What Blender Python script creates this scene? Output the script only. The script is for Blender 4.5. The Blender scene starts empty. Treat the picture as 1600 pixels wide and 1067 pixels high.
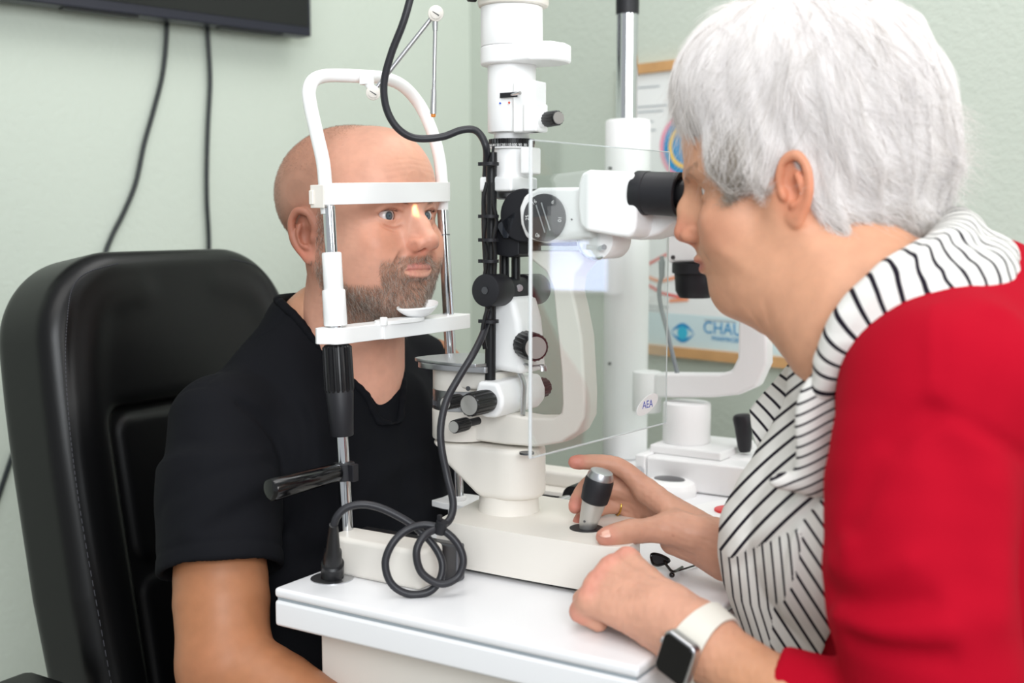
import bpy, bmesh, math, random
import numpy as np
from mathutils import Vector, Matrix
random.seed(7)
RNG = np.random.default_rng(7)
SC = bpy.context.scene
COL = SC.collection

# ---------------------------------------------------------------- camera
F_PX = 1860.0
TH = math.atan(190.0 / F_PX)
CAM_Z = 1.20
cam_data = bpy.data.cameras.new('camera')
cam = bpy.data.objects.new('camera', cam_data)
COL.objects.link(cam)
cam.location = (0, 0, CAM_Z)
cam.rotation_euler = (math.pi / 2 - TH, 0, 0)
cam_data.sensor_width = 36.0
cam_data.lens = 36.0 * F_PX / 1600.0
cam_data.clip_start = 0.05
cam_data.dof.use_dof = True
cam_data.dof.focus_distance = 1.42
cam_data.dof.aperture_fstop = 3.6
SC.camera = cam

# ---------------------------------------------------------------- colour management
SC.view_settings.view_transform = 'Standard'
SC.view_settings.look = 'None'
SC.view_settings.exposure = 0.09
SC.view_settings.gamma = 1.0
SC.view_settings.use_curve_mapping = False

# ---------------------------------------------------------------- world and lights
world = bpy.data.worlds.new('world'); SC.world = world
world.use_nodes = True
_bg = world.node_tree.nodes['Background']
_bg.inputs[0].default_value = (0.93, 0.97, 1.0, 1)
_bg.inputs[1].default_value = 0.50

def area(name, loc, target, size, power, color, size_y=None, spread=None):
    ld = bpy.data.lights.new(name, 'AREA')
    ld.shape = 'RECTANGLE'; ld.size = size; ld.size_y = size_y or size
    ld.energy = power; ld.color = color
    if spread: ld.spread = spread
    o = bpy.data.objects.new(name, ld); COL.objects.link(o)
    o.location = loc
    o.rotation_euler = (Vector(target) - Vector(loc)).to_track_quat('-Z', 'Y').to_euler()
    return o
area('window_light', (2.5, 1.7, 2.2), (0.2, 1.3, 1.1), 1.6, 66, (1.0, 0.985, 0.965), 1.3)
area('ceiling_panel_light', (-0.3, 0.5, 2.65), (-0.2, 1.5, 1.0), 1.2, 13, (1.0, 0.985, 0.96), 1.2)
area('corner_panel_light', (0.3, 1.7, 2.7), (0.2, 1.5, 0.8), 1.1, 15, (1.0, 0.99, 0.98), 1.1)
area('front_window_light', (0.3, -1.1, 1.9), (-1.2, 2.0, 1.25), 1.2, 44, (0.93, 0.97, 1.0), 1.0)

area('face_key_light', (1.9, 0.1, 1.75), (-0.1, 1.45, 1.2), 0.7, 15, (1.0, 0.985, 0.97), 0.9)  # area lamp added to model the man's face from the front right

# ---------------------------------------------------------------- frames and pixel rays
cT, sT = math.cos(TH), math.sin(TH)
ORG = np.array([-0.14, 1.44]); DU = np.array([0.848, -0.530]); DV = np.array([0.530, 0.848])
def ray(px, py):
    a = (px - 800) / F_PX; b = (533.5 - py) / F_PX
    return np.array([a, cT + sT * b, -sT + cT * b])
def W(px, py, D):                       # world point at forward depth D
    r = ray(px, py); return np.array([0, 0, CAM_Z]) + r * D / r[1]
def LOC(w):                             # world -> machine (u, v, z)
    q = np.array(w[:2]) - ORG; return (float(q @ DU), float(q @ DV), float(w[2]))
def UV(u, v, z):                        # machine -> world
    q = ORG + DU * u + DV * v; return np.array([q[0], q[1], z])
def onv(px, py, v):                     # (u, z) on the plane v
    r = ray(px, py); t = (v + ORG @ DV) / (r[:2] @ DV)
    l = LOC(np.array([0, 0, CAM_Z]) + r * t); return (l[0], l[2])
def onu(px, py, u):
    r = ray(px, py); t = (u + ORG @ DU) / (r[:2] @ DU)
    l = LOC(np.array([0, 0, CAM_Z]) + r * t); return (l[1], l[2])
def onz(px, py, z):
    r = ray(px, py); t = (z - CAM_Z) / r[2]
    l = LOC(np.array([0, 0, CAM_Z]) + r * t); return (l[0], l[1])
MF = np.eye(4); MF[:2, 0] = DU; MF[:2, 1] = DV; MF[:2, 3] = ORG      # machine frame
def frame(loc, x, z):
    """4x4 frame with given x axis and approximate z axis"""
    x = np.array(x, float); x /= np.linalg.norm(x)
    z = np.array(z, float); y = np.cross(z, x); y /= np.linalg.norm(y); z = np.cross(x, y)
    M = np.eye(4); M[:3, 0] = x; M[:3, 1] = y; M[:3, 2] = z; M[:3, 3] = loc; return M
def axisframe(a, b):
    """frame at a whose z axis points to b"""
    a = np.array(a, float); z = np.array(b, float) - a; L = np.linalg.norm(z); z /= L
    t = np.array([0, 0, 1.0]) if abs(z[2]) < 0.9 else np.array([1.0, 0, 0])
    x = np.cross(t, z); x /= np.linalg.norm(x); y = np.cross(z, x)
    M = np.eye(4); M[:3, 0] = x; M[:3, 1] = y; M[:3, 2] = z; M[:3, 3] = a; return M, L

# ---------------------------------------------------------------- materials
def lin(c):
    if isinstance(c, str):
        c = [int(c[i:i + 2], 16) / 255 for i in (0, 2, 4)]
    return tuple(x / 12.92 if x <= 0.04045 else ((x + 0.055) / 1.055) ** 2.4 for x in c)
MATS = {}
def mat(name, color='ffffff', rough=0.5, metal=0.0, spec=0.5, bump=0.0, bscale=200.0, var=0.0, vscale=8.0, sss=0.0, coat=0.0, trans=0.0, ior=1.45, emit=None, attr=None, sheen=0.0, sssr=(1.0, 0.35, 0.2), sscale=0.01, bdist=0.001):
    m = bpy.data.materials.new(name); m.use_nodes = True
    nt = m.node_tree; N = nt.nodes; Lk = nt.links; b = N['Principled BSDF']
    c = lin(color) + (1,)
    b.inputs['Base Color'].default_value = c
    b.inputs['Roughness'].default_value = rough; b.inputs['Metallic'].default_value = metal
    b.inputs['Specular IOR Level'].default_value = spec; b.inputs['IOR'].default_value = ior
    if coat: b.inputs['Coat Weight'].default_value = coat; b.inputs['Coat Roughness'].default_value = 0.15
    if trans: b.inputs['Transmission Weight'].default_value = trans
    if sheen: b.inputs['Sheen Weight'].default_value = sheen; b.inputs['Sheen Roughness'].default_value = 0.5
    if sss:
        b.inputs['Subsurface Weight'].default_value = sss; b.inputs['Subsurface Radius'].default_value = sssr; b.inputs['Subsurface Scale'].default_value = sscale
    if emit: b.inputs['Emission Color'].default_value = lin(emit[0]) + (1,); b.inputs['Emission Strength'].default_value = emit[1]
    tc = N.new('ShaderNodeTexCoord')
    src = None
    if attr:
        a = N.new('ShaderNodeAttribute'); a.attribute_name = attr; src = a.outputs['Color']
    if var:
        n = N.new('ShaderNodeTexNoise'); n.inputs['Scale'].default_value = vscale; n.inputs['Detail'].default_value = 5
        Lk.new(tc.outputs['Object'], n.inputs['Vector'])
        mx = N.new('ShaderNodeMix'); mx.data_type = 'RGBA'; mx.blend_type = 'MULTIPLY'; mx.inputs[0].default_value = 1.0
        if src: Lk.new(src, mx.inputs[6])
        else: mx.inputs[6].default_value = c
        r = N.new('ShaderNodeMapRange'); r.inputs[1].default_value = 0.3; r.inputs[2].default_value = 0.7; r.inputs[3].default_value = 1 - var; r.inputs[4].default_value = 1 + var
        Lk.new(n.outputs['Fac'], r.inputs[0]); Lk.new(r.outputs[0], mx.inputs[7]); src = mx.outputs[2]
    if src: Lk.new(src, b.inputs['Base Color'])
    if bump:
        n = N.new('ShaderNodeTexNoise'); n.inputs['Scale'].default_value = bscale; n.inputs['Detail'].default_value = 4
        Lk.new(tc.outputs['Object'], n.inputs['Vector'])
        bp = N.new('ShaderNodeBump'); bp.inputs['Strength'].default_value = bump; bp.inputs['Distance'].default_value = bdist
        Lk.new(n.outputs['Fac'], bp.inputs['Height']); Lk.new(bp.outputs[0], b.inputs['Normal'])
    MATS[name] = m
    return m

# ---------------------------------------------------------------- mesh builder
def catmull(P, n=8, closed=False):
    P = [np.array(p, float) for p in P]; out = []; m = len(P)
    rng = range(m) if closed else range(m - 1)
    for i in rng:
        if closed: p0, p1, p2, p3 = P[i - 1], P[i], P[(i + 1) % m], P[(i + 2) % m]
        else: p0 = P[max(i - 1, 0)]; p1 = P[i]; p2 = P[i + 1]; p3 = P[min(i + 2, m - 1)]
        for k in range(n):
            t = k / n
            out.append(0.5 * (2 * p1 + (p2 - p0) * t + (2 * p0 - 5 * p1 + 4 * p2 - p3) * t * t + (3 * p1 - p0 - 3 * p2 + p3) * t ** 3))
    if not closed: out.append(P[-1])
    return out

class MB:
    """collects shapes; build() links them as one mesh object"""
    def __init__(self, M=None): self.v = []; self.f = []; self.M = MF if M is None else M; self.uv = None
    def add(self, vs, fs, M=None):
        M = self.M if M is None else M
        vs = np.asarray(vs, float); o = len(self.v)
        w = vs @ M[:3, :3].T + M[:3, 3]
        self.v += [tuple(x) for x in w]
        self.f += [tuple(i + o for i in f) for f in fs]
        return self
    def box(self, x0, x1, y0, y1, z0, z1, M=None):
        return self.add([(x, y, z) for x in (x0, x1) for y in (y0, y1) for z in (z0, z1)],
                        [(0, 1, 3, 2), (4, 6, 7, 5), (0, 4, 5, 1), (2, 3, 7, 6), (0, 2, 6, 4), (1, 5, 7, 3)], M)
    def prism(self, pts, lo, hi, axis='v', M=None):
        """outline (a, b) extruded: axis v -> (a, ., b); axis z -> (a, b, .); axis u -> (., a, b)"""
        pts = [tuple(p) for p in pts]; n = len(pts)
        def mk(p, t): return (p[0], t, p[1]) if axis == 'v' else (p[0], p[1], t) if axis == 'z' else (t, p[0], p[1])
        vs = [mk(p, lo) for p in pts] + [mk(p, hi) for p in pts]
        fs = [tuple(range(n)), tuple(range(2 * n - 1, n - 1, -1))] + [(i, i + n, (i + 1) % n + n, (i + 1) % n) for i in range(n)]
        return self.add(vs, fs, M)
    def lathe(self, prof, a=None, b=None, seg=36, M=None, flute=None):
        """profile (r, h) round the axis a -> b (h measured from a), or round z of M"""
        if a is not None:
            A, _ = axisframe(a, b); M = (self.M if M is None else M) @ A
        vs = []; n = len(prof)
        for r, h in prof:
            for k in range(seg):
                t = 2 * math.pi * k / seg; rr = r
                if flute and (flute[2] <= h <= flute[3]): rr = r * (1 + flute[1] * (1 if (k * flute[0] // seg * 2 != 0 and (k % (seg // flute[0])) < seg // flute[0] // 2) or (k % (seg // flute[0])) < seg // flute[0] // 2 else -1))
                vs.append((rr * math.cos(t), rr * math.sin(t), h))
        fs = []
        for i in range(n - 1):
            for k in range(seg):
                k2 = (k + 1) % seg
                fs.append((i * seg + k, i * seg + k2, (i + 1) * seg + k2, (i + 1) * seg + k))
        fs.append(tuple(range(seg - 1, -1, -1))); fs.append(tuple((n - 1) * seg + k for k in range(seg)))
        return self.add(vs, fs, M)
    def cyl(self, a, b, r, r2=None, seg=32, c=0.0):
        A, L = axisframe(a, b); r2 = r if r2 is None else r2
        prof = [(r, 0), (r2, L)] if not c else [(r - c, 0), (r - c * .3, c * .3), (r, c), (r2, L - c), (r2 - c * .3, L - c * .3), (r2 - c, L)]
        return self.lathe(prof, a, b, seg)
    def tube(self, pts, r, seg=12, n=6, closed=False, M=None, smooth=True, flat=None):
        P = catmull(pts, n, closed) if smooth else [np.array(p, float) for p in pts]
        m = len(P)
        R = np.interp(np.linspace(0, 1, m), np.linspace(0, 1, len(r)), r) if hasattr(r, '__len__') else [r] * m
        vs = []; nrm = None
        for i in range(m):
            if closed: t = P[(i + 1) % m] - P[i - 1]
            else: t = P[min(i + 1, m - 1)] - P[max(i - 1, 0)]
            t = t / (np.linalg.norm(t) + 1e-12)
            if nrm is None:
                h = np.array([0, 0, 1.0]) if abs(t[2]) < 0.9 else np.array([1.0, 0, 0])
                nrm = h - t * (h @ t)
            nrm = nrm - t * (nrm @ t); nrm /= np.linalg.norm(nrm); bi = np.cross(t, nrm)
            for k in range(seg):
                a = 2 * math.pi * k / seg
                fa, fb = (1, 1) if flat is None else flat
                vs.append(P[i] + R[i] * (fa * math.cos(a) * nrm + fb * math.sin(a) * bi))
        fs = []
        for i in range(m if closed else m - 1):
            j = (i + 1) % m
            for k in range(seg):
                k2 = (k + 1) % seg
                fs.append((i * seg + k, i * seg + k2, j * seg + k2, j * seg + k))
        if not closed:
            fs.append(tuple(range(seg - 1, -1, -1))); fs.append(tuple((m - 1) * seg + k for k in range(seg)))
        return self.add(vs, fs, M)
    def ball(self, c, r, seg=24, M=None, R=None):
        r = (r, r, r) if not hasattr(r, '__len__') else r
        vs = []; fs = []; n = seg // 2
        for i in range(1, n):
            for k in range(seg):
                a = math.pi * i / n; b = 2 * math.pi * k / seg
                vs.append((r[0] * math.sin(a) * math.cos(b), r[1] * math.sin(a) * math.sin(b), r[2] * math.cos(a)))
        vs += [(0, 0, r[2]), (0, 0, -r[2])]
        for i in range(n - 2):
            for k in range(seg):
                k2 = (k + 1) % seg; fs.append((i * seg + k, (i + 1) * seg + k, (i + 1) * seg + k2, i * seg + k2))
        T = len(vs) - 2
        for k in range(seg):
            k2 = (k + 1) % seg; fs.append((T, k, k2)); fs.append((T + 1, (n - 2) * seg + k2, (n - 2) * seg + k))
        vs = np.array(vs)
        if R is not None: vs = vs @ np.array(R).T
        return self.add(vs + np.array(c), fs, M)
    def text(self, body, size, M, extrude=0.0003, align='CENTER'):
        """lettering as mesh in the xy plane of M"""
        cu = bpy.data.curves.new('t', 'FONT'); cu.body = body; cu.size = size; cu.extrude = extrude
        cu.align_x = align; cu.align_y = 'CENTER'
        o = bpy.data.objects.new('t', cu); COL.objects.link(o)
        dg = bpy.context.evaluated_depsgraph_get(); dg.update()
        me = bpy.data.meshes.new_from_object(o.evaluated_get(dg))
        self.add([v.co[:] for v in me.vertices], [tuple(p.vertices) for p in me.polygons], M)
        bpy.data.objects.remove(o); bpy.data.curves.remove(cu); bpy.data.meshes.remove(me)
        return self
    def build(self, name, material, parent=None, bevel=0.0, seg=3, sharp=38, subsurf=0, uvs=None, fixn=True):
        off = np.array(parent_world(parent)) if parent is not None else (np.mean(self.v, axis=0) * [1, 1, 0] + [0, 0, min(x[2] for x in self.v)])
        me = bpy.data.meshes.new(name)
        me.from_pydata([tuple(np.array(x) - off) for x in self.v], [], self.f)
        bm = bmesh.new(); bm.from_mesh(me)
        if fixn: bmesh.ops.recalc_face_normals(bm, faces=bm.faces)
        if bevel:
            es = [e for e in bm.edges if len(e.link_faces) == 2 and e.calc_face_angle(0) > math.radians(28)]
            bmesh.ops.bevel(bm, geom=es, offset=bevel, segments=seg, profile=0.5, affect='EDGES', clamp_overlap=True)
        bm.to_mesh(me); bm.free()
        me.shade_smooth(); me.set_sharp_from_angle(angle=math.radians(sharp))
        if uvs is not None:
            ul = me.uv_layers.new(name='UVMap'); arr = np.zeros(len(me.loops), int); me.loops.foreach_get('vertex_index', arr)
            ul.data.foreach_set('uv', np.asarray(uvs)[arr].astype(np.float32).ravel())
        if material is not None: me.materials.append(MATS[material] if isinstance(material, str) else material)
        o = bpy.data.objects.new(name, me); COL.objects.link(o)
        if parent is not None: o.parent = parent
        else: o.location = off
        if bevel:
            w = o.modifiers.new('wn', 'WEIGHTED_NORMAL'); w.keep_sharp = True
        if subsurf:
            s = o.modifiers.new('ss', 'SUBSURF'); s.levels = s.render_levels = subsurf
        return o
def parent_world(p):
    l = Vector((0, 0, 0))
    while p is not None: l += p.location; p = p.parent
    return l
def tag(o, label=None, cat=None, group=None, kind=None):
    if label: o['label'] = label
    if cat: o['category'] = cat
    if group: o['group'] = group
    if kind: o['kind'] = kind
    return o
def thing(name, loc, label, cat, group=None):
    o = bpy.data.objects.new(name, None); COL.objects.link(o); o.location = tuple(loc); o.empty_display_size = 0.05
    return tag(o, label, cat, group)

# ---------------------------------------------------------------- voxel sculpting
class Vox:
    """signed distance sculpt on a grid, meshed by surface nets"""
    def __init__(self, lo, hi, h):
        self.lo = np.array(lo, float); self.h = h
        n = np.ceil((np.array(hi) - self.lo) / h).astype(int) + 1
        self.n = n; self.F = np.full(n, 1e3, np.float32)
    def blk(self, lo, hi):
        i0 = np.maximum(np.floor((np.array(lo) - self.lo) / self.h).astype(int), 0)
        i1 = np.minimum(np.ceil((np.array(hi) - self.lo) / self.h).astype(int) + 1, self.n)
        if np.any(i1 <= i0): return None, None
        ax = [(self.lo[a] + self.h * np.arange(i0[a], i1[a])).astype(np.float32) for a in range(3)]
        return tuple(slice(i0[a], i1[a]) for a in range(3)), np.meshgrid(*ax, indexing='ij', sparse=True)
    def put(self, sl, D, k, op):
        A = self.F[sl]
        if op == 'u':
            if k: hh = np.maximum(k - np.abs(A - D), 0) / k; self.F[sl] = np.minimum(A, D) - hh * hh * k * 0.25
            else: self.F[sl] = np.minimum(A, D)
        elif op == 's':
            D = -D
            if k: hh = np.maximum(k - np.abs(A - D), 0) / k; self.F[sl] = np.maximum(A, D) + hh * hh * k * 0.25
            else: self.F[sl] = np.maximum(A, D)
    def ell(self, c, r, k=0.01, R=None, op='u'):
        m = max(r) + k + 3 * self.h if R is not None else np.array(r) + k + 3 * self.h
        c = np.array(c, float)
        sl, g = self.blk(c - m, c + m)
        if sl is None: return self
        x, y, z = g[0] - c[0], g[1] - c[1], g[2] - c[2]
        if R is not None:
            R = np.array(R); x, y, z = (R[0, 0] * x + R[1, 0] * y + R[2, 0] * z), (R[0, 1] * x + R[1, 1] * y + R[2, 1] * z), (R[0, 2] * x + R[1, 2] * y + R[2, 2] * z)
        k0 = np.sqrt((x / r[0]) ** 2 + (y / r[1]) ** 2 + (z / r[2]) ** 2)
        k1 = np.sqrt((x / r[0] ** 2) ** 2 + (y / r[1] ** 2) ** 2 + (z / r[2] ** 2) ** 2) + 1e-9
        self.put(sl, (k0 * (k0 - 1) / k1).astype(np.float32), k, op); return self
    def cone(self, a, b, ra, rb, k=0.01, op='u', flat=None):
        """round cone; flat = (direction, factor > 1) squeezes it along direction"""
        a = np.array(a, float); b = np.array(b, float); m = max(ra, rb) + k + 3 * self.h
        sl, g = self.blk(np.minimum(a, b) - m, np.maximum(a, b) + m)
        if sl is None: return self
        ab = b - a; L2 = ab @ ab + 1e-12
        x, y, z = g[0] - a[0], g[1] - a[1], g[2] - a[2]
        t = np.clip((x * ab[0] + y * ab[1] + z * ab[2]) / L2, 0, 1)
        x = x - t * ab[0]; y = y - t * ab[1]; z = z - t * ab[2]
        if flat is not None:
            n = np.array(flat[0], float); n /= np.linalg.norm(n); s = (x * n[0] + y * n[1] + z * n[2]) * (flat[1] - 1)
            x = x + s * n[0]; y = y + s * n[1]; z = z + s * n[2]
        self.put(sl, (np.sqrt(x * x + y * y + z * z) - (ra + t * (rb - ra))).astype(np.float32), k, op); return self
    def chain(self, P, R, k=0.006, op='u', flat=None, n=0):
        if n: 
            m = len(P); P2 = catmull(P, n); R = np.interp(np.linspace(0, m - 1, len(P2)), range(m), R); P = P2
        for i in range(len(P) - 1): self.cone(P[i], P[i + 1], R[i], R[i + 1], k if (i == 0 or not n) else min(k, 0.003) if op == 'u' else k, op, flat)
        return self
    def dent(self, P, amp, width):
        """presses a soft groove (amp > 0) or ridge (amp < 0) along a polyline"""
        P = np.array(P, float); m = width * 3
        sl, g = self.blk(P.min(0) - m, P.max(0) + m)
        if sl is None: return self
        best = None
        for a, b in zip(P[:-1], P[1:]):
            ab = b - a; x, y, z = g[0] - a[0], g[1] - a[1], g[2] - a[2]
            t = np.clip((x * ab[0] + y * ab[1] + z * ab[2]) / (ab @ ab + 1e-12), 0, 1)
            d = (x - t * ab[0]) ** 2 + (y - t * ab[1]) ** 2 + (z - t * ab[2]) ** 2
            best = d if best is None else np.minimum(best, d)
        s = np.concatenate([[0], np.cumsum(np.linalg.norm(np.diff(P, axis=0), axis=1))])
        self.F[sl] += (amp * np.exp(-best / width ** 2)).astype(np.float32); return self
    def blur(self, it=1):
        for _ in range(it):
            for a in range(3):
                F = np.clip(self.F, -0.05, 0.05) if _ == 0 and a == 0 else self.F
                G = F.copy(); s = [slice(None)] * 3; p = [slice(None)] * 3; q = [slice(None)] * 3
                s[a] = slice(1, -1); p[a] = slice(0, -2); q[a] = slice(2, None)
                G[tuple(s)] = 0.5 * F[tuple(s)] + 0.25 * (F[tuple(p)] + F[tuple(q)]); self.F = G
        return self
    def noise(self, amp, scale, seed=0, sq=(1, 1, 1)):
        """gentle lumps: displaces the level set by a sum of sines"""
        rg = np.random.default_rng(seed)
        sl, g = self.blk(self.lo, self.lo + self.h * self.n)
        N = 0
        for j in range(7):
            w = rg.normal(size=3) * np.array(sq) * 2 * math.pi / scale; ph = rg.uniform(0, 6.28)
            N = N + np.sin(w[0] * g[0] + w[1] * g[1] + w[2] * g[2] + ph)
        self.F = (self.F + amp * N[:self.n[0], :self.n[1], :self.n[2]] / 3).astype(np.float32); return self
    def sample(self, P):
        q = (np.asarray(P) - self.lo) / self.h; q = np.clip(q, 0, self.n - 1.001); i = q.astype(int); f = q - i; r = 0
        for dx in (0, 1):
            for dy in (0, 1):
                for dz in (0, 1):
                    w = (f[:, 0] if dx else 1 - f[:, 0]) * (f[:, 1] if dy else 1 - f[:, 1]) * (f[:, 2] if dz else 1 - f[:, 2])
                    r = r + w * np.clip(self.F[i[:, 0] + dx, i[:, 1] + dy, i[:, 2] + dz], -0.1, 0.1)
        return r
    def grad(self, P):
        e = self.h * 1.5; G = np.stack([self.sample(P + e * np.eye(3)[a]) - self.sample(P - e * np.eye(3)[a]) for a in range(3)], 1)
        return G / (np.linalg.norm(G, axis=1, keepdims=True) + 1e-9)
    def nets(self):
        F = self.F; S = F < 0; nx, ny, nz = F.shape
        c = np.zeros((nx - 1, ny - 1, nz - 1), np.uint8)
        for dx in (0, 1):
            for dy in (0, 1):
                for dz in (0, 1): c += S[dx:nx - 1 + dx, dy:ny - 1 + dy, dz:nz - 1 + dz]
        I = np.argwhere((c > 0) & (c < 8))
        idx = np.full(c.shape, -1, np.int64); idx[I[:, 0], I[:, 1], I[:, 2]] = np.arange(len(I))
        P = np.zeros((len(I), 3)); cnt = np.zeros(len(I))
        for a in range(3):
            o1, o2 = [q for q in range(3) if q != a]
            for e1 in (0, 1):
                for e2 in (0, 1):
                    A = I.copy(); A[:, o1] += e1; A[:, o2] += e2; B = A.copy(); B[:, a] += 1
                    fa = F[A[:, 0], A[:, 1], A[:, 2]]; fb = F[B[:, 0], B[:, 1], B[:, 2]]
                    m = (fa < 0) != (fb < 0); t = fa[m] / (fa[m] - fb[m])
                    q = A[m].astype(float); q[:, a] += t; P[m] += q; cnt[m] += 1
        P /= cnt[:, None]; V = self.lo + P * self.h
        Q = []
        for a in range(3):
            o1, o2 = (a + 1) % 3, (a + 2) % 3
            s0 = [slice(None)] * 3; s1 = [slice(None)] * 3; s0[a] = slice(0, -1); s1[a] = slice(1, None)
            E = np.argwhere(S[tuple(s0)] != S[tuple(s1)])
            ok = (E[:, o1] > 0) & (E[:, o2] > 0) & (E[:, o1] < F.shape[o1] - 1) & (E[:, o2] < F.shape[o2] - 1)
            E = E[ok]; ins = S[E[:, 0], E[:, 1], E[:, 2]]
            def cell(d1, d2):
                X = E.copy(); X[:, o1] -= d1; X[:, o2] -= d2; return idx[X[:, 0], X[:, 1], X[:, 2]]
            q = np.stack([cell(1, 1), cell(0, 1), cell(0, 0), cell(1, 0)], 1)
            q[~ins] = q[~ins][:, ::-1]; Q.append(q)
        return V, np.concatenate(Q)
def join_vq(parts):
    V = []; Q = []; o = 0
    for v, q in parts: V.append(v); Q.append(q + o); o += len(v)
    return np.concatenate(V), np.concatenate(Q)
def mesh_vq(name, V, Q, material, parent, M=None, colors=None, relax=0):
    """links verts/quads (local to M) as one mesh; colors: (n,3) linear"""
    if relax:
        for _ in range(relax):
            A = np.zeros_like(V); c = np.zeros(len(V))
            for a in range(4):
                for b in ((a + 1) % 4, (a + 3) % 4): np.add.at(A, Q[:, a], V[Q[:, b]]); np.add.at(c, Q[:, a], 1)
            V = 0.5 * V + 0.5 * A / np.maximum(c, 1)[:, None]
    w = V if M is None else V @ M[:3, :3].T + M[:3, 3]
    off = np.array(parent_world(parent)) if parent is not None else np.zeros(3)
    me = bpy.data.meshes.new(name)
    me.vertices.add(len(w)); me.vertices.foreach_set('co', (w - off).astype(np.float32).ravel())
    me.loops.add(Q.size); me.loops.foreach_set('vertex_index', Q.astype(np.int32).ravel())
    me.polygons.add(len(Q)); me.polygons.foreach_set('loop_start', np.arange(0, Q.size, 4, dtype=np.int32))
    me.update(); me.validate()
    me.shade_smooth()
    if colors is not None:
        ca = me.color_attributes.new('tint', 'FLOAT_COLOR', 'POINT')
        ca.data.foreach_set('color', np.concatenate([colors, np.ones((len(w), 1))], 1).astype(np.float32).ravel())
    me.materials.append(MATS[material])
    o = bpy.data.objects.new(name, me); COL.objects.link(o)
    if parent is not None: o.parent = parent
    return o
def strands(name, P, R, material, parent):
    """P: (n, k, 3) world points, R: (n, k) radii"""
    n, k, _ = P.shape
    hc = bpy.data.hair_curves.new(name); hc.add_curves([k] * n)
    off = np.array(parent_world(parent))
    hc.points.foreach_set('position', (P - off).astype(np.float32).ravel()) if hasattr(hc.points[0], 'position') else None
    at = hc.attributes.get('radius') or hc.attributes.new('radius', 'FLOAT', 'POINT')
    at.data.foreach_set('value', R.astype(np.float32).ravel())
    hc.materials.append(MATS[material])
    o = bpy.data.objects.new(name, hc); COL.objects.link(o); o.parent = parent
    return o
# ================================================================ materials
mat('wall_paint', 'c3cbc0', 0.62, bump=0.35, bscale=95, bdist=0.004, spec=0.3)
mat('white_enamel', 'e9e7e4', 0.38, spec=0.4)
mat('bright_white', 'f4f4f4', 0.35, spec=0.4)
mat('warm_white', 'e6e1d9', 0.42, spec=0.4)
mat('table_white', 'eeeef0', 0.3, spec=0.45)
mat('chrome', 'd5d7da', 0.12, metal=1.0)
mat('brushed_metal', 'c4c5c8', 0.33, metal=1.0)
mat('satin_metal', 'cfcdca', 0.4, metal=0.85)
mat('steel_dark', '6d6e72', 0.35, metal=1.0)
mat('black_plastic', '111114', 0.38, spec=0.5)
mat('black_gloss', '0b0b0d', 0.14, spec=0.6)
mat('black_satin', '1b1b20', 0.5)
mat('cable_black', '26262b', 0.42)
mat('cable_dark', '1c2224', 0.35)
mat('cable_grey', '8a9296', 0.5)
mat('tv_black', '1c1d2a', 0.35)
mat('leather', '040405', 0.36, spec=0.42, bump=0.12, bscale=900, bdist=0.0004)
mat('thread', '3c3c42', 0.7)
mat('floor_vinyl', '9a958c', 0.5, var=0.08, vscale=3)
mat('oak', 'c89a68', 0.5, var=0.12, vscale=14)
mat('paper', 'ecedec', 0.6)
mat('paper_blue', 'cfe2e6', 0.6)
mat('ink_blue', '2f8fc4', 0.6)
mat('ink_cyan', '3cb7d6', 0.6)
mat('ink_grey', '9fa7ad', 0.6)
mat('ink_pink', 'e79ab0', 0.6)
mat('ink_orange', 'f0a07a', 0.6)
mat('ink_red', 'e0605a', 0.6)
mat('ink_yellow', 'f0c860', 0.6)
mat('red_cap', 'dc3030', 0.35)
mat('yellow_cap', 'f0c81e', 0.35)
mat('lens_dark', '2a2d33', 0.08, spec=0.8)
mat('engraving', 'e8e8e8', 0.5)
mat('ink_violet', '5560b8', 0.6)
mat('amber', 'e08a3a', 0.4)
mat('blue_dot', '2f5fd0', 0.4)
mat('red_dot', 'd8452e', 0.4)

# ================================================================ room shell
CC = np.array([-.10, 2.885]); RD = np.array([.693, -.72]); RD /= np.linalg.norm(RD); LD = np.array([-.724, -.69]); LD /= np.linalg.norm(LD)
RN = np.array([-RD[1], RD[0]]);  RN = RN if RN @ (-CC) > 0 else -RN      # inward normals
LN = np.array([-LD[1], LD[0]]);  LN = LN if LN @ (-CC) > 0 else -LN
def wallM(D, N):                                    # local x along wall, y into the room, z up
    M = np.eye(4); M[:2, 0] = D; M[:2, 1] = N; M[:2, 3] = CC; return M
ML, MR = wallM(LD, LN), wallM(RD, RN)
def onwall(px, py, D, N, off=0.0):
    r = ray(px, py); t = ((CC + N * off) @ N) / (r[:2] @ N); w = np.array([0, 0, CAM_Z]) + r * t
    return float((w[:2] - CC) @ D), float(w[2])
b = MB(ML); b.box(-0.0, 3.4, -0.1, 0.0, 0, 2.7); tag(b.build('wall_left', 'wall_paint'), kind='structure')
b = MB(MR); b.box(-0.1, 4.2, -0.1, 0.0, 0, 2.7); tag(b.build('wall_right', 'wall_paint'), kind='structure')
b = MB(np.eye(4)); b.box(-3.2, 3.6, -1.5, 3.2, -0.05, 0.0); tag(b.build('floor', 'floor_vinyl'), kind='structure')
b = MB(ML); b.box(0.02, 3.3, 0, 0.015, 0, 0.09); tag(b.build('baseboard_left', 'bright_white'), kind='structure')
b = MB(MR); b.box(0.02, 4.1, 0, 0.015, 0, 0.09); tag(b.build('baseboard_right', 'bright_white'), kind='structure')

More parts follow.
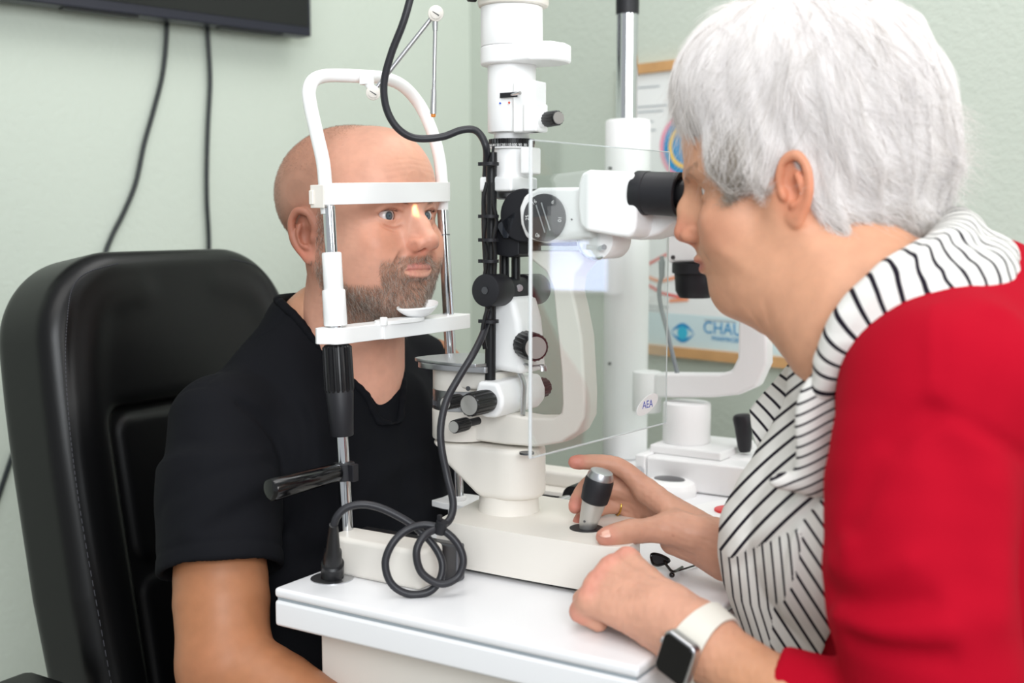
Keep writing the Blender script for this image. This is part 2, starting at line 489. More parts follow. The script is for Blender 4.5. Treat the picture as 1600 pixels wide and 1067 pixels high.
# ---- television on the left wall
tv = thing('television', (*(CC + LD * 1.0 + LN * .05), 1.57), 'dark flat screen television mounted high on the green wall above the chair', 'television')
b = MB(ML); b.box(.498, 1.62, .028, .072, 1.573, 2.2); b.build('screen_housing', 'tv_black', tv, bevel=.003)
b = MB(ML); b.box(.506, 1.612, .0715, .074, 1.592, 2.19); b.build('screen', 'black_gloss', tv)
b = MB(ML); b.box(.80, 1.3, .0, .03, 1.70, 2.0); b.build('wall_bracket', 'black_satin', tv, bevel=.002)
for s in (.56, .87):
    b = MB(ML); b.box(s, s + .14, .040, .062, 1.5705, 1.5735); b.build('speaker_grille', 'black_satin', tv)

def wall_cable(name, px, label, r=.0045, D=LD, N=LN, M=ML, m='cable_dark'):
    pts = []
    for x, y in px:
        s, z = onwall(x, y, D, N, .012); pts.append((s, .010, z))
    b = MB(M); b.tube(pts, r, 10, 8); o = b.build(name, m); tag(o, label, 'cable'); return o
wall_cable('power_cable', [(262, 24), (260, 70), (254, 120), (240, 175), (226, 225), (213, 285), (195, 330), (176, 368), (162, 405), (150, 450), (146, 540), (150, 640), (152, 760), (150, 900)], 'black cable hanging in a curve from the television, the one further from the corner')
wall_cable('power_cable', [(324, 36), (327, 80), (329, 130), (326, 190), (324, 250), (324, 310), (327, 370), (327, 410), (328, 450), (326, 560), (322, 680), (320, 800), (318, 900)], 'black cable hanging almost straight down from the television nearer the corner')
wall_cable('power_cable', [(22, 705), (12, 735), (2, 765), (-12, 810), (-20, 880)], 'short piece of black cable on the wall low beside the chair back')

# ---- framed eye chart on the right wall
ps = thing('framed_poster', (*(CC + RD * .63 + RN * .01), .92), 'oak-framed eye anatomy poster with blue lettering on the wall behind the doctor', 'poster')
s0, s1, z0, z1 = .478, .945, .922, 1.518
b = MB(MR)
for a, c, e, f in ((s0, s1, z1 - .02, z1), (s0, s1, z0, z0 + .02), (s0, s0 + .02, z0 + .02, z1 - .02), (s1 - .02, s1, z0 + .02, z1 - .02)): b.box(a, c, 0, .018, e, f)
b.build('frame', 'oak', ps)
b = MB(MR); b.box(s0 + .018, s1 - .018, .001, .010, z0 + .018, z1 - .018); b.build('sheet', 'paper', ps)
b = MB(MR); b.box(s0 + .02, s1 - .02, .0100, .0106, z0 + .022, z0 + .088); b.build('blue_band', 'paper_blue', ps)
def pw(px, py): return onwall(px, py, RD, RN, .012)
def disc(b, px, py, r, r0=0.0, y=.0106, sx=1.0, t=.0004):
    s, z = pw(px, py); n = 40; A = [(s + sx * r * math.cos(6.2832 * k / n), z + r * math.sin(6.2832 * k / n)) for k in range(n)]
    if not r0: b.prism(A, y, y + t)
    else:
        B = [(s + sx * r0 * math.cos(6.2832 * k / n), z + r0 * math.sin(6.2832 * k / n)) for k in range(n)]
        b.add([(p[0], y + t, p[1]) for p in A + B], [(k, (k + 1) % n, n + (k + 1) % n, n + k) for k in range(n)])
b = MB(MR); disc(b, 1072, 228, .058); disc(b, 1075, 300, .02); b.build('eyeball_diagram', 'ink_blue', ps)
b = MB(MR); disc(b, 1072, 228, .068, .058); b.build('diagram_outline', 'ink_pink', ps)
b = MB(MR); disc(b, 1072, 228, .045, .036, .0110); b.build('iris_diagram', 'ink_yellow', ps)
def pline(b, pts, w, y=.0106):
    P = [pw(*p) for p in pts]
    for (a, c), (e, f) in zip(P[:-1], P[1:]):
        L = math.hypot(e - a, f - c); nx, nz = -(f - c) / L * w, (e - a) / L * w
        b.prism([(a - nx, c - nz), (e - nx, f - nz), (e + nx, f + nz), (a + nx, c + nz)], y, y + .0004)
for m_, w_, y_, L_ in (('ink_red', .003, .0106, [[(1060, 388), (1032, 402), (1003, 418), (1003, 440), (1034, 458), (1068, 466)], [(1120, 388), (1150, 410), (1190, 440), (1235, 470)]]), ('ink_orange', .0035, .011, [[(1005, 430), (1030, 440), (1060, 432)], [(1045, 470), (1075, 468)], [(1180, 470), (1225, 498)]])):
    for l_ in L_: b = MB(MR); pline(b, l_, w_, y_); b.build('ray_print', m_, ps)
for y, x0, x1 in ((138, 985, 1030), (168, 985, 1042), (176, 985, 1036), (192, 985, 1020), (205, 985, 1024), (370, 1005, 1040), (478, 1010, 1044), (484, 1008, 1036), (500, 1100, 1150), (345, 1005, 1030)):
    b = MB(MR); pline(b, [(x0, y), (x1, y + (y - 343) * .0004 * (x1 - x0))], .0012); b.build('caption_print', 'ink_grey', ps)
sE, zE = pw(1066, 520); sT_, zT = pw(1147, 519)
b = MB(MR); 
n = 24; E_ = []
for k in range(n + 1): t = k / n; E_.append((sE - .030 + .06 * t, zE + .020 * math.sin(math.pi * t)))
for k in range(n, -1, -1): t = k / n; E_.append((sE - .030 + .06 * t, zE + .011 * math.sin(math.pi * t)))
b.prism(E_, .0108, .0113); b.prism([(x, 2 * zE - z) for x, z in E_][::-1], .0108, .0113)
b.build('eye_logo', 'ink_blue', ps)
b = MB(MR); s_, z_ = sE, zE; A = [(s_ + .013 * math.cos(k * .2618), z_ + .013 * math.sin(k * .2618)) for k in range(24)]; b.prism(A, .0108, .0114); b.build('logo_pupil', 'ink_cyan', ps)
TM = np.eye(4); TM[:2, 0] = RD; TM[:3, 1] = (0, 0, 1); TM[:2, 2] = RN
TM[:3, 3] = (*(CC + RD * sT_ + RN * .0112), zT + .004)
b = MB(MR); b.text('CHAUVIN', .034, TM, .0003); b.build('lettering', 'ink_blue', ps)
TM2 = TM.copy(); TM2[:3, 3] = (*(CC + RD * sT_ + RN * .0112), zT - .016)
b = MB(MR); b.text('PHARMACEUTICALS', .012, TM2, .0003); b.build('small_lettering', 'ink_blue', ps)

mat('emitter_glow', 'dfe6ff', .4, emit=('cdd8ff', 3.2))  # glow for the added box that the shield mirrors
sd_ = 1.775
wd = thing('reflection_emitter', (*(CC + RD * sd_ + RN * .02), 1.03), 'unseen added display on the wall, mirrored as a pale patch in the clear shield', 'emitter')  # made-up glowing box out of view, source of the shield's pale reflection
b = MB(MR); b.box(sd_ - .085, sd_ + .085, .0, .03, 1.055, 1.165); b.build('housing', 'bright_white', wd, bevel=.004)
b = MB(MR); b.box(sd_ - .062, sd_ + .062, .0302, .0312, 1.062, 1.158); b.build('screen', 'emitter_glow', wd)  # plain glowing face, added only to be mirrored in the shield

# ================================================================ reclining chair
cw = thing('examination_chair', UV(-.45, .05, 0), 'high-backed black leather reclining chair behind the man in black', 'chair')
rec = math.radians(10)
Rr = Matrix.Rotation(rec, 4, 'Y')
CM = np.eye(4); CM[:3, :3] = MF[:3, :3] @ np.array(Rr.to_3x3()).T; CM[:3, 3] = UV(-.455, .048, 1.157)
# local: x out of the front of the back, y along its width, z up from the top edge
v = Vox((-.16, -.29, -.86), (.07, .29, .03), .0032)
sl, g = v.blk((-.16, -.29, -.86), (.07, .29, .03))
X, Y, Z = g
hw = .235 + .0 * Z - .02 * np.clip((-Z - .45) / .4, 0, 1)              # half width, tapering lower
hw = hw - .018 * np.clip((Z + .30) / .30, 0, 1) ** 2
r = .115
qy = np.abs(Y) - hw + r; qz = np.abs(Z + .43) - .43 + r
dout = np.sqrt(np.maximum(qy, 0) ** 2 + np.maximum(qz, 0) ** 2) + np.minimum(np.maximum(qy, qz), 0) - r
th = .062 + .008 * np.cos(Y * 6)
qx = np.abs(X + .045) - th + .03 + 0 * dout; q2 = dout + .03
D = np.sqrt(np.maximum(qx, 0) ** 2 + np.maximum(q2, 0) ** 2) + np.minimum(np.maximum(qx, q2), 0) - .03
v.put(sl, D.astype(np.float32), 0, 'u')
# recessed central field with two padded panels
qy = np.abs(Y) - .150 + .02; qz = np.abs(Z + .56) - .345 + .02
din = np.sqrt(np.maximum(qy, 0) ** 2 + np.maximum(qz, 0) ** 2) + np.minimum(np.maximum(qy, qz), 0) - .02
v.put(sl, np.maximum(din, -(X - .006)).astype(np.float32), .022, 's')
for zc, hz in ((-.325, .105), (-.545, .105), (-.76, .105)):
    qy = np.abs(Y) - .143 + .03; qz = np.abs(Z - zc) - hz + .03; qx = np.abs(X + .02) - .032 + .018 + 0 * qy + 0 * qz
    dp = np.sqrt(np.maximum(qy, 0) ** 2 + np.maximum(qz, 0) ** 2) + np.minimum(np.maximum(qy, qz), 0) - .03 + .018
    D = np.sqrt(np.maximum(qx, 0) ** 2 + np.maximum(dp, 0) ** 2) + np.minimum(np.maximum(qx, dp), 0) - .018
    v.put(sl, D.astype(np.float32), .004, 'u')
SEAM = [(.014, .10, -.026), (.016, .165, -.043), (.016, .194, -.10), (.016, .209, -.20), (.016, .214, -.35), (.016, .206, -.60), (.016, .196, -.84)]
for s in (-1, 1):
    v.dent(catmull([(x, s * y, z) for x, y, z in SEAM], 5), .0022, .0035)
    v.dent(catmull([(x, s * (y - .028), z - .03) for x, y, z in SEAM], 5), -.0045, .020)
v.blur(1); V_, Q_ = v.nets(); mesh_vq('backrest', V_, Q_, 'leather', cw, CM)
for s in (-1, 1):
    b = MB(CM); P_ = catmull([(x, s * (y + .005), z + .004) for x, y, z in SEAM], 20)
    P_ = [p for p in np.array(P_)]
    for _ in range(5): P_ = [p - v.grad(p[None])[0] * (v.sample(p[None])[0] - .0003) for p in P_]
    for i in range(0, len(P_) - 1, 1):
        a, c = P_[i], P_[i + 1]
        b.tube([a, a + (c - a) * .62], .0007, 5, 1, smooth=False)
    b.build('stitching', 'thread', cw)
b = MB(); b.box(-.40, .06, -.20, .30, .43, .54); b.build('seat', 'leather', cw, bevel=.03, seg=4)
for vv in (-.262, .338):
    b = MB(); b.box(-.42, -.10, vv - .035, vv + .035, .595, .632); b.build('armrest', 'leather', cw, bevel=.014)
    b = MB(); b.box(-.36, -.31, vv - .015, vv + .015, .45, .60); b.build('armrest_support', 'black_satin', cw, bevel=.004)
b = MB(); b.cyl((-.18, .05, .04), (-.18, .05, .43), .05); b.cyl((-.18, .05, 0), (-.18, .05, .045), .22, .20); b.build('base', 'steel_dark', cw)
# ================================================================ instrument table
TZ = .800
tb = thing('instrument_table', UV(.2, .25, 0), 'white instrument table with grooved edge under the slit lamp and the hands', 'table')
b = MB(); b.prism([(-.011, -.21), (.43, -.21), (.43, .88), (-.011, .88)], TZ - .011, TZ, 'z'); b.build('tabletop', 'table_white', tb, bevel=.004)
b = MB(); b.prism([(-.008, -.207), (.427, -.207), (.427, .877), (-.008, .877)], TZ - .014, TZ - .0105, 'z'); b.build('edge_groove', 'ink_grey', tb)
b = MB(); b.prism([(-.011, -.21), (.43, -.21), (.43, .88), (-.011, .88)], TZ - .043, TZ - .0138, 'z'); b.build('edge_band', 'table_white', tb, bevel=.004)
b = MB(); b.prism([(.02, -.17), (.405, -.17), (.405, .85), (.02, .85)], TZ - .12, TZ - .0425, 'z'); b.build('apron', 'warm_white', tb, bevel=.003)
b = MB(); b.box(.15, .29, .25, .40, .05, TZ - .1195); b.build('column', 'warm_white', tb, bevel=.01)
b = MB(); b.box(.09, .43, .02, .62, 0, .052); b.build('foot', 'steel_dark', tb, bevel=.012)

def tr(pts, v): return [onv(x, y, v) for x, y in pts]
def sm(pts, n=4, closed=True): return [tuple(p) for p in catmull(pts, n, closed)]
def p3(px, py, v): u, z = onv(px, py, v); return (u, v, z)

# ================================================================ chin rest
VN, VF = -.105, .118
cr = thing('chin_rest', UV(-.01, .01, TZ), 'white and chrome chin and forehead rest framing the face of the man', 'chin rest')
def on_near(y): # post centre line at pixel row y
    x = np.interp(y, [320, 500, 820], [514, 524, 543]); return p3(x, y, VN)
def on_far(y):
    x = np.interp(y, [320, 500, 760], [691, 702, 716]); return p3(x, y, VF)
for f, y0, y1, nm in ((on_near, 322, 840, 'near'), (on_far, 318, 775, 'far')):
    b = MB(); b.cyl(f(y0), f(y1), .0073, seg=28); b.build('post', 'chrome', cr)
b = MB(); b.cyl(on_near(394), on_near(462), .0112, seg=32, c=.002); b.cyl(on_near(452), on_near(509), .0132, .0134, seg=32, c=.002); b.build('height_sleeve', 'bright_white', cr)
b = MB(); b.cyl(on_far(366), on_far(368), .0077, seg=28); b.build('post_ring', 'steel_dark', cr)
L_ = np.linalg.norm(np.array(on_near(538)) - np.array(on_near(612)))
b = MB(); b.lathe([(.0135, 0), (.0160, .003), (.0164, L_ - .004), (.0158, L_), (.012, L_)], on_near(538), on_near(612), 144, flute=(18, .05, .0025, L_ - .0035)); b.build('height_knob', 'black_plastic', cr, sharp=30)
b = MB(); b.cyl(on_near(608), on_near(681), .0160, .0132, c=.0015); b.build('knob_sleeve', 'black_satin', cr)
# arch: one bent white tube
ap = [p3(512, 334, VN), p3(509, 300, VN), p3(505, 255, VN), p3(495, 210, VN), p3(485, 165, VN), p3(483, 140, VN + .004), p3(492, 124, VN + .018), p3(515, 118, VN + .05), p3(560, 119, -.02), p3(600, 122, .035), p3(630, 135, .075), p3(655, 163, .105), p3(673, 200, VF - .003), p3(685, 240, VF), p3(690, 280, VF), p3(691, 328, VF)]
b = MB(); b.tube(ap, .0079, 20, 8); b.build('arch', 'bright_white', cr)
# forehead band
bp = []
for k in range(25):
    t = k / 24; v_ = VN - .012 + t * (VF + .026 - VN); u_ = -.012 + .020 * (1 - (2 * t - 1) ** 4) ; bp.append((u_, v_))
ou = bp + [(u - .0028, v) for u, v in bp[::-1]]
zc = on_near(303)[2]
SHR = np.eye(4); SHR[2, 1] = .030; SHR[2, 3] = -.030 * VN; b = MB(MF @ SHR); b.prism(ou, zc - .0122, zc + .0122, 'z'); b.build('forehead_band', 'bright_white', cr, bevel=.0007, seg=2)
b = MB(); b.box(-.030, -.010, VN - .0135, VN - .0115, zc - .016, zc + .010); b.box(-.030, -.024, VN - .016, VN - .013, zc - .012, zc + .004); b.build('band_clip', 'warm_white', cr, bevel=.0012)
# chin bar and cup
zb0, zb1 = on_near(536)[2], on_near(511)[2]
uN = on_near(520)[0]
b = MB(); b.prism(sm([(uN - .016, VN - .012), (uN + .004, VN - .017), (uN + .016, VN - .008), (uN + .017, VN + .03), (uN + .019, VN + .06), (uN + .024, VN + .075), (uN + .024, VF + .005), (uN + .010, VF + .020), (uN - .010, VF + .016), (uN - .014, VF - .02), (uN - .012, 0.0)], 5), zb0, zb1, 'z'); b.build('chin_bar', 'bright_white', cr, bevel=.0022)
zt = zb1
b = MB(); vs = []; fs = []; nr, na = 8, 40
for layer in (0, 1):
    for i in range(nr + 1):
        for j in range(na):
            a = 6.28318 * j / na; q = i / nr
            cu, cv = .007 + .023 * q * math.cos(a), .036 + .030 * q * math.sin(a) * (1 - .18 * math.cos(a))
            vs.append((cu, cv, zt + .0015 + .013 * q ** 2.4 + .16 * (cv - .033) * (1 if cv > .033 else .5) * q + (.0022 if layer else 0)))
I = lambda l, i, j: l * (nr + 1) * na + i * na + j % na
for i in range(nr):
    for j in range(na): fs.append((I(1, i, j), I(1, i + 1, j), I(1, i + 1, j + 1), I(1, i, j + 1))); fs.append((I(0, i, j), I(0, i, j + 1), I(0, i + 1, j + 1), I(0, i + 1, j)))
for j in range(na): fs.append((I(0, nr, j), I(0, nr, j + 1), I(1, nr, j + 1), I(1, nr, j)))
b.add(vs, fs); b.prism(sm([(-.006, -.035), (.018, -.035), (.020, .03), (-.006, .03)], 4), zt - .001, zt + .003, 'z'); b.build('chin_cup', 'bright_white', cr)
b = MB(); b.cyl((.014, -.043, zt - .002), (.014, -.043, zt + .008), .0045, c=.001); b.build('paper_pin', 'bright_white', cr)
# hand grip
g0 = on_near(736); 
b = MB(); b.cyl((g0[0] + .0, VN - .012, g0[2] + .001), (g0[0] - .010, VN - .112, g0[2] - .002), .0108, .0125, c=.003); b.build('hand_grip', 'black_gloss', cr)
b = MB(); b.cyl(on_near(722), on_near(750), .0125, c=.0015); b.box(g0[0] - .004, g0[0] + .018, VN - .006, VN + .004, g0[2] - .010, g0[2] + .010); b.build('grip_clamp', 'black_satin', cr, bevel=.001)
# foot brackets
f0 = on_far(765)
b = MB(); b.prism(sm([(f0[0] - .03, VF - .02), (f0[0] + .05, VF - .02), (f0[0] + .05, VF + .03), (f0[0] - .03, VF + .03)], 3), TZ + .026, TZ + .034, 'z'); b.box(f0[0] - .01, f0[0] + .03, VF - .01, VF + .02, TZ, TZ + .027); b.cyl((f0[0], VF, TZ + .033), (f0[0], VF, TZ + .040), .0105, c=.002); b.build('foot_bracket', 'bright_white', cr, bevel=.001)
# fixation lamp on a jointed arm
vj = .0
def FW(px, py, D): return LOC(W(px, py, D))
b = MB(); c_ = FW(573, 122, 1.435); b.box(c_[0] - .0065, c_[0] + .0065, c_[1] - .0065, c_[1] + .0065, c_[2] - .008, c_[2] + .008); d0 = np.array(FW(575, 130, 1.435)); d1 = np.array(FW(584, 143, 1.425)); b.cyl(d0, d1, .005); b.build('lamp_clamp', 'bright_white', cr, bevel=.0012)
vw = lambda px, py, D, t: (FW(px, py, D), tuple(np.array(FW(px, py, D - t))))
J1, J2 = FW(583, 145, 1.42), FW(681, 21, 1.42)
ja = thing; 
def joint(px, py, r):
    b = MB(); A = FW(px, py, 1.423); B = FW(px, py, 1.412); b.cyl(A, B, r, c=.0012); b.cyl(B, FW(px, py, 1.4105), r * .68, c=.0004); o = b.build('arm_joint', 'warm_white', cr)
    b = MB(); Q = np.array(FW(px, py, 1.4102)); P1 = np.array(FW(px - 5, py - 3, 1.4102)); P2 = np.array(FW(px + 5, py + 3, 1.4102)); b.cyl(P1, P2, .0006, seg=6); s = b.build('screw_slot', 'steel_dark', o)
joint(583, 145, .0085); joint(681, 21, .0092)
b = MB(); b.cyl(FW(586, 140, 1.424), FW(676, 26, 1.424), .0026); b.build('arm_rod', 'brushed_metal', cr)
b = MB(); b.cyl(FW(680, 32, 1.418), FW(680, 48, 1.418), .0036, .0030); b.cyl(FW(680, 48, 1.418), FW(678, 145, 1.42), .0024); b.cyl(FW(678, 140, 1.42), FW(677, 178, 1.42), .0032, .0038); b.build('lamp_stem', 'brushed_metal', cr)
b = MB(); b.cyl(FW(677, 177, 1.42), FW(677, 183, 1.42), .0028, c=.0008); b.build('lamp_tip', 'amber', cr)

# ================================================================ rail covers on the table
rc = thing('rail_cover', UV(.065, -.112, TZ), 'cream rail cover block on the table beside the black plug', 'rail cover', 'cream rail cover blocks of the slit lamp')
b = MB(); b.box(.002, .133, -.137, -.090, TZ, TZ + .044); 
b.build('cover_shell', 'warm_white', rc, bevel=.006, seg=4)
b = MB(); b.box(.010, .150, -.0895, -.074, TZ, TZ + .042); b.build('track_plate', 'steel_dark', rc, bevel=.003)
rc2 = thing('rail_cover', UV(.09, .33, TZ), 'cream rail cover bar with a flat ledge on the table behind the joystick', 'rail cover', 'cream rail cover blocks of the slit lamp')
b = MB(); b.box(-.03, .13, .33, .372, TZ + .012, TZ + .036); b.build('cover_shell', 'warm_white', rc2, bevel=.006, seg=4)
b = MB(); b.box(-.03, .15, .30, .345, TZ + .008, TZ + .014); b.build('ledge', 'warm_white', rc2, bevel=.001)
b = MB(); b.box(-.03, .14, .335, .35, TZ, TZ + .0125); b.build('track_plate', 'steel_dark', rc2)

# ================================================================ slit lamp
sl_ = thing('slit_lamp', UV(.2, .05, TZ), 'white slit lamp microscope with tall lamp tower between the man and the doctor', 'slit lamp')
zt = .857
ub, v0 = .146, .03
b = MB(); b.prism(sm([(.098, -.050), (.11, -.056), (.20, -.058), (.285, -.056), (.318, -.053), (.335, -.036), (.322, .01), (.300, .06), (.272, .098), (.22, .108), (.12, .112), (.088, .104), (.080, .08), (.086, .03)], 5), TZ + .006, zt, 'z')
base = b.build('base', 'warm_white', sl_, bevel=.012, seg=5)
b = MB(); b.prism([(.11, -.045), (.32, -.045), (.27, .085), (.10, .095)], TZ + .0005, TZ + .0065, 'z'); b.build('base_skid', 'black_satin', sl_)
ju, jv = .262, .002
b = MB(); b.cyl((ju, jv, zt - .0004), (ju, jv, zt + .0006), .019, seg=40); b.build('joystick_opening', 'black_satin', sl_)
js = b = MB(); j0 = np.array((ju, jv, zt - .002)); jt = np.array(p3(941, 734, jv))
jd = (jt - j0); JL = np.linalg.norm(jd); 
b = MB(); b.lathe([(.0080, 0), (.0098, .006), (.0114, JL * .22), (.0130, JL * .42), (.0140, JL * .50), (.0140, JL * .52)], j0, jt, 36); jo = b.build('joystick', 'satin_metal', sl_)
b = MB(); b.lathe([(.0138, JL * .48), (.0154, JL * .50), (.0163, JL * .66), (.0161, JL * .83), (.0149, JL * .87)], j0, jt, 36); b.build('joystick_grip', 'black_satin', jo)
b = MB(); b.lathe([(.0150, JL * .865), (.0148, JL * .90), (.0125, JL * .975), (.0098, JL * .985), (.006, JL * .987)], j0, jt, 36); b.build('joystick_cap', 'brushed_metal', jo)
b = MB(); q = j0 + jd * .18; b.cyl(q + np.array((0, -.0095, 0)), q + np.array((0, -.0115, 0)), .0014, seg=12); b.build('joystick_screw', 'steel_dark', jo)
# neck and swivel block
b = MB(); b.lathe([(.0370, 0), (.0362, .004), (.0350, .02), (.0350, .05)], M=MF @ np.array(Matrix.Translation((.142, v0, zt - .002))), seg=48); b.build('neck', 'warm_white', sl_)
bo = tr([(677, 684), (677, 701), (689, 719), (742, 773), (752, 779), (846, 793), (850, 786), (850, 711)], -.008)
zt_ = bo[-1][1]
vb_ = Vox((.02, -.02, .855), (.23, .08, zt_ + .01), .0013)
sl, g = vb_.blk(vb_.lo, vb_.lo + vb_.h * vb_.n); X, Y, Z = np.meshgrid(*[vb_.lo[i] + vb_.h * np.arange(vb_.n[i]) for i in range(3)], indexing='ij', sparse=True)
a0, a1 = .078, .149
t_ = np.clip((X - a0) / (a1 - a0), 0, 1); dpl = np.sqrt((X - a0 - t_ * (a1 - a0)) ** 2 + (Y - v0) ** 2) - .0375 + 0 * Z
zlow = np.interp(X.ravel(), [b_[0] for b_ in sorted(bo[:6])], [b_[1] for b_ in sorted(bo[:6])])[:, None, None]
dz = np.maximum(Z - zt_, (zlow - Z) * .75) + 0 * Y
q1, q2 = dpl + .006, dz + .006
vb_.F = (np.sqrt(np.maximum(q1, 0) ** 2 + np.maximum(q2, 0) ** 2) + np.minimum(np.maximum(q1, q2), 0) - .006).astype(np.float32)
vb_.blur(1); Vb_, Qb_ = vb_.nets(); mesh_vq('swivel_block', Vb_, Qb_, 'warm_white', sl_, MF)
pv = onz(823, 708, zt_)
b = MB(); b.cyl((*pv, zt_ - .001), (*pv, zt_ + .0012), .0085); b.build('pivot_screw', 'steel_dark', sl_)
# pivot drum with scale ring
du = .078
zD = [onv(727, y, v0)[1] for y in (684, 636, 606, 571, 556)]
b = MB(); b.cyl((du, v0, zD[0] + .001), (du, v0, zD[1]), .0385, c=.002, seg=48); b.build('lower_drum', 'warm_white', sl_)
b = MB(); b.cyl((du, v0, zD[1]), (du, v0, zD[2]), .0378, seg=48); ring = b.build('scale_ring', 'brushed_metal', sl_)
b = MB()
for k in range(26):
    a = math.radians(200 + k * 5); h = .010 if k % 5 == 0 else .006
    cc = np.array((du + .0380 * math.cos(a), v0 + .0380 * math.sin(a), zD[1] + .004)); b.cyl(cc, cc + np.array((0, 0, h)), .00035, seg=5)
b.build('scale_marks', 'steel_dark', ring)
b = MB(); b.cyl((du, v0, zD[2]), (du, v0, zD[3] + .001), .0375, c=.0015, seg=48); b.build('upper_drum', 'warm_white', sl_)
b = MB(); b.prism(sm([(du - .047, v0 - .025), (du - .02, v0 - .048), (du + .05, v0 - .045), (du + .06, v0 - .03), (du + .06, v0 + .035), (du, v0 + .045), (du - .045, v0 + .03)], 5), zD[3] - .001, zD[3] + .006, 'z'); b.prism(sm([(du - .050, v0 - .020), (du - .03, v0 - .044), (du + .05, v0 - .050), (du + .056, v0 + .03), (du - .02, v0 + .044)], 5), zD[3] + .006, zD[3] + .010, 'z'); b.build('footplate', 'brushed_metal', sl_, bevel=.0008, seg=2)
# arm joining drum to illumination block
b = MB(); b.box(du + .01, ub - .005, v0 - .033, v0 + .03, zD[2] + .004, zD[3] - .002); b.build('link_arm', 'warm_white', sl_, bevel=.004)
# microscope arm, one thick curved casting
outer = [(700, 603), (690, 640), (692, 680), (721, 686), (788, 695), (838, 698.5), (876, 692), (901, 676), (913, 652), (914, 617), (909, 527), (900, 480), (894, 455), (897, 430), (914, 408), (914, 392), (823, 392), (824, 402), (852, 424), (863, 450), (869, 510), (876, 580), (878, 630), (876, 646), (864, 653), (829, 653), (788, 646), (752, 634), (730, 610)]
b = MB(); b.prism(tr(outer, .008), .008, .040); b.build('microscope_arm', 'warm_white', sl_, bevel=.005, seg=4)
# illumination block lying across, with centring knobs
hb = [(-.019, .010), (-.015, .026), (.011, .026), (.018, .010), (.018, -.003), (.009, -.015), (-.007, -.016), (-.016, -.009)]
zk = .990
vs = []
b = MB()
hbm = [(ub + x * 1.05, zk + z) for x, z in hb]
b.prism(hbm, -.020, .078); b.build('illumination_block', 'bright_white', sl_, bevel=.005, seg=4)
def knob(px_face, v_face, v_back, r, name='knob', z=None, u=None, dirv=None, face='satin_metal', par=sl_, nf=14):
    if u is None: u, z = onv(*px_face, v_face)
    A = np.array((u, v_back, z)); B = np.array((u, v_face, z)); 
    if dirv is not None: B = A + np.array(dirv)
    L = np.linalg.norm(B - A)
    b = MB(); b.lathe([(r * .8, 0), (r, L * .12), (r * 1.0, L * .3), (r * .97, L - .001), (r * .93, L)], A, B, nf * 8, flute=(nf, .05, L * .25, L - .0005)); o = b.build(name, 'black_plastic', par, sharp=30)
    b = MB(); b.cyl(B - (B - A) / L * .0005, B + (B - A) / L * .0006, r * .86); b.build('knob_face', face, o); return o
knob((733, 633), -.062, -.020, .0130)
knob((696, 630), -.052, -.022, .0078)
b = MB(); uq, zq = onv(700, 630, -.052); b.cyl((uq, -.021, zq), (uq, .0, zq), .0045); b.build('knob_shaft', 'black_satin', sl_)
knob((709, 667), -.050, -.022, .0076)
b = MB(); uq, zq = onv(709, 667, -.05); b.cyl((uq, -.023, zq), (uq, .0, zq), .0045); b.build('knob_shaft', 'black_satin', sl_)
kk = knob(None, .101, .078, .0120, u=ub + .002, z=zk + .006)
b = MB(); uq = ub + .022; b.tube([(uq - .004, .018, zk + .034), (uq + .002, .018, zk + .022), (uq + .003, .016, zk + .004), (uq + .0045, .012, zk - .014)], .0042, 10, 5, flat=(.5, 1.1)); b.build('release_lever', 'brushed_metal', sl_)
b = MB(); b.cyl((ub - .022, -.0285, zk + .018), (ub - .022, -.0295, zk + .018), .0028); b.build('block_screw', 'steel_dark', sl_)
# lower column of the lamp tower
col = tr([(775, 575), (775, 470), (790, 458), (812, 462), (822, 500), (826, 540), (828, 584)], .02)
b = MB(); b.prism(col, .004, .060); b.build('lower_column', 'bright_white', sl_, bevel=.008, seg=4)
k0 = np.array(p3(822, 538, .012)); k1 = np.array(p3(845, 539, -.018))
dirv = np.array((.035, -.028, -.001)); 
b = MB(); b.lathe([(.013, 0), (.0158, .004), (.0158, .034), (.0145, .036)], k0 - dirv * .1, k0 + dirv, 60, flute=(16, .02, .003, .0345)); o = b.build('slit_width_knob', 'black_plastic', sl_, sharp=30)
b = MB(); e = dirv / np.linalg.norm(dirv); q = k0 - dirv * .1 + e * .0355; b.cyl(q, q + e * .0014, .0125); b.build('knob_face', 'satin_metal', o)
b = MB(); c0 = p3(826, 574, .02); b.tube([p3(818, 568, .015), p3(835, 572, .0), p3(848, 571, -.01), p3(850, 580, -.012)], .003, 10, 5, flat=(.45, 1.3)); b.build('slit_lever', 'brushed_metal', sl_)
# black column rods and tilting mirror bracket
b = MB(); a0 = p3(766, 594, -.002); a1 = p3(768, 258, -.002); b.cyl(a0, a1, .0062, seg=24); b.build('cable_conduit', 'black_plastic', sl_)
for x in (788, 806):
    b = MB(); b.cyl(p3(x, 470, .03), p3(x, 370, .03), .0058 if x == 788 else .0052, seg=24); b.build('guide_rod', 'black_plastic', sl_)
b = MB(); b.cyl((.147, -.028, 1.121), (.147, .006, 1.120), .0185, c=.001, seg=44); b.cyl((.147, .006, 1.120), (.147, .050, 1.118), .0150, seg=44); b.cyl((.147, .050, 1.118), (.147, .088, 1.117), .0185, c=.001, seg=44); dr = b.build('counterweight_drum', 'black_satin', sl_)
b = MB(); b.cyl((.147, -.0285, 1.121), (.147, -.0292, 1.121), .0042); b.build('drum_screw', 'steel_dark', dr)
b = MB(); b.cyl((.160, .022, 1.122), (.1635, .019, 1.122), .0042, seg=20); b.build('drum_pin', 'chrome', dr)
mbk = tr([(777, 395), (777, 372), (783, 352), (800, 335), (806, 340), (822, 372), (822, 398), (808, 402)], .02)
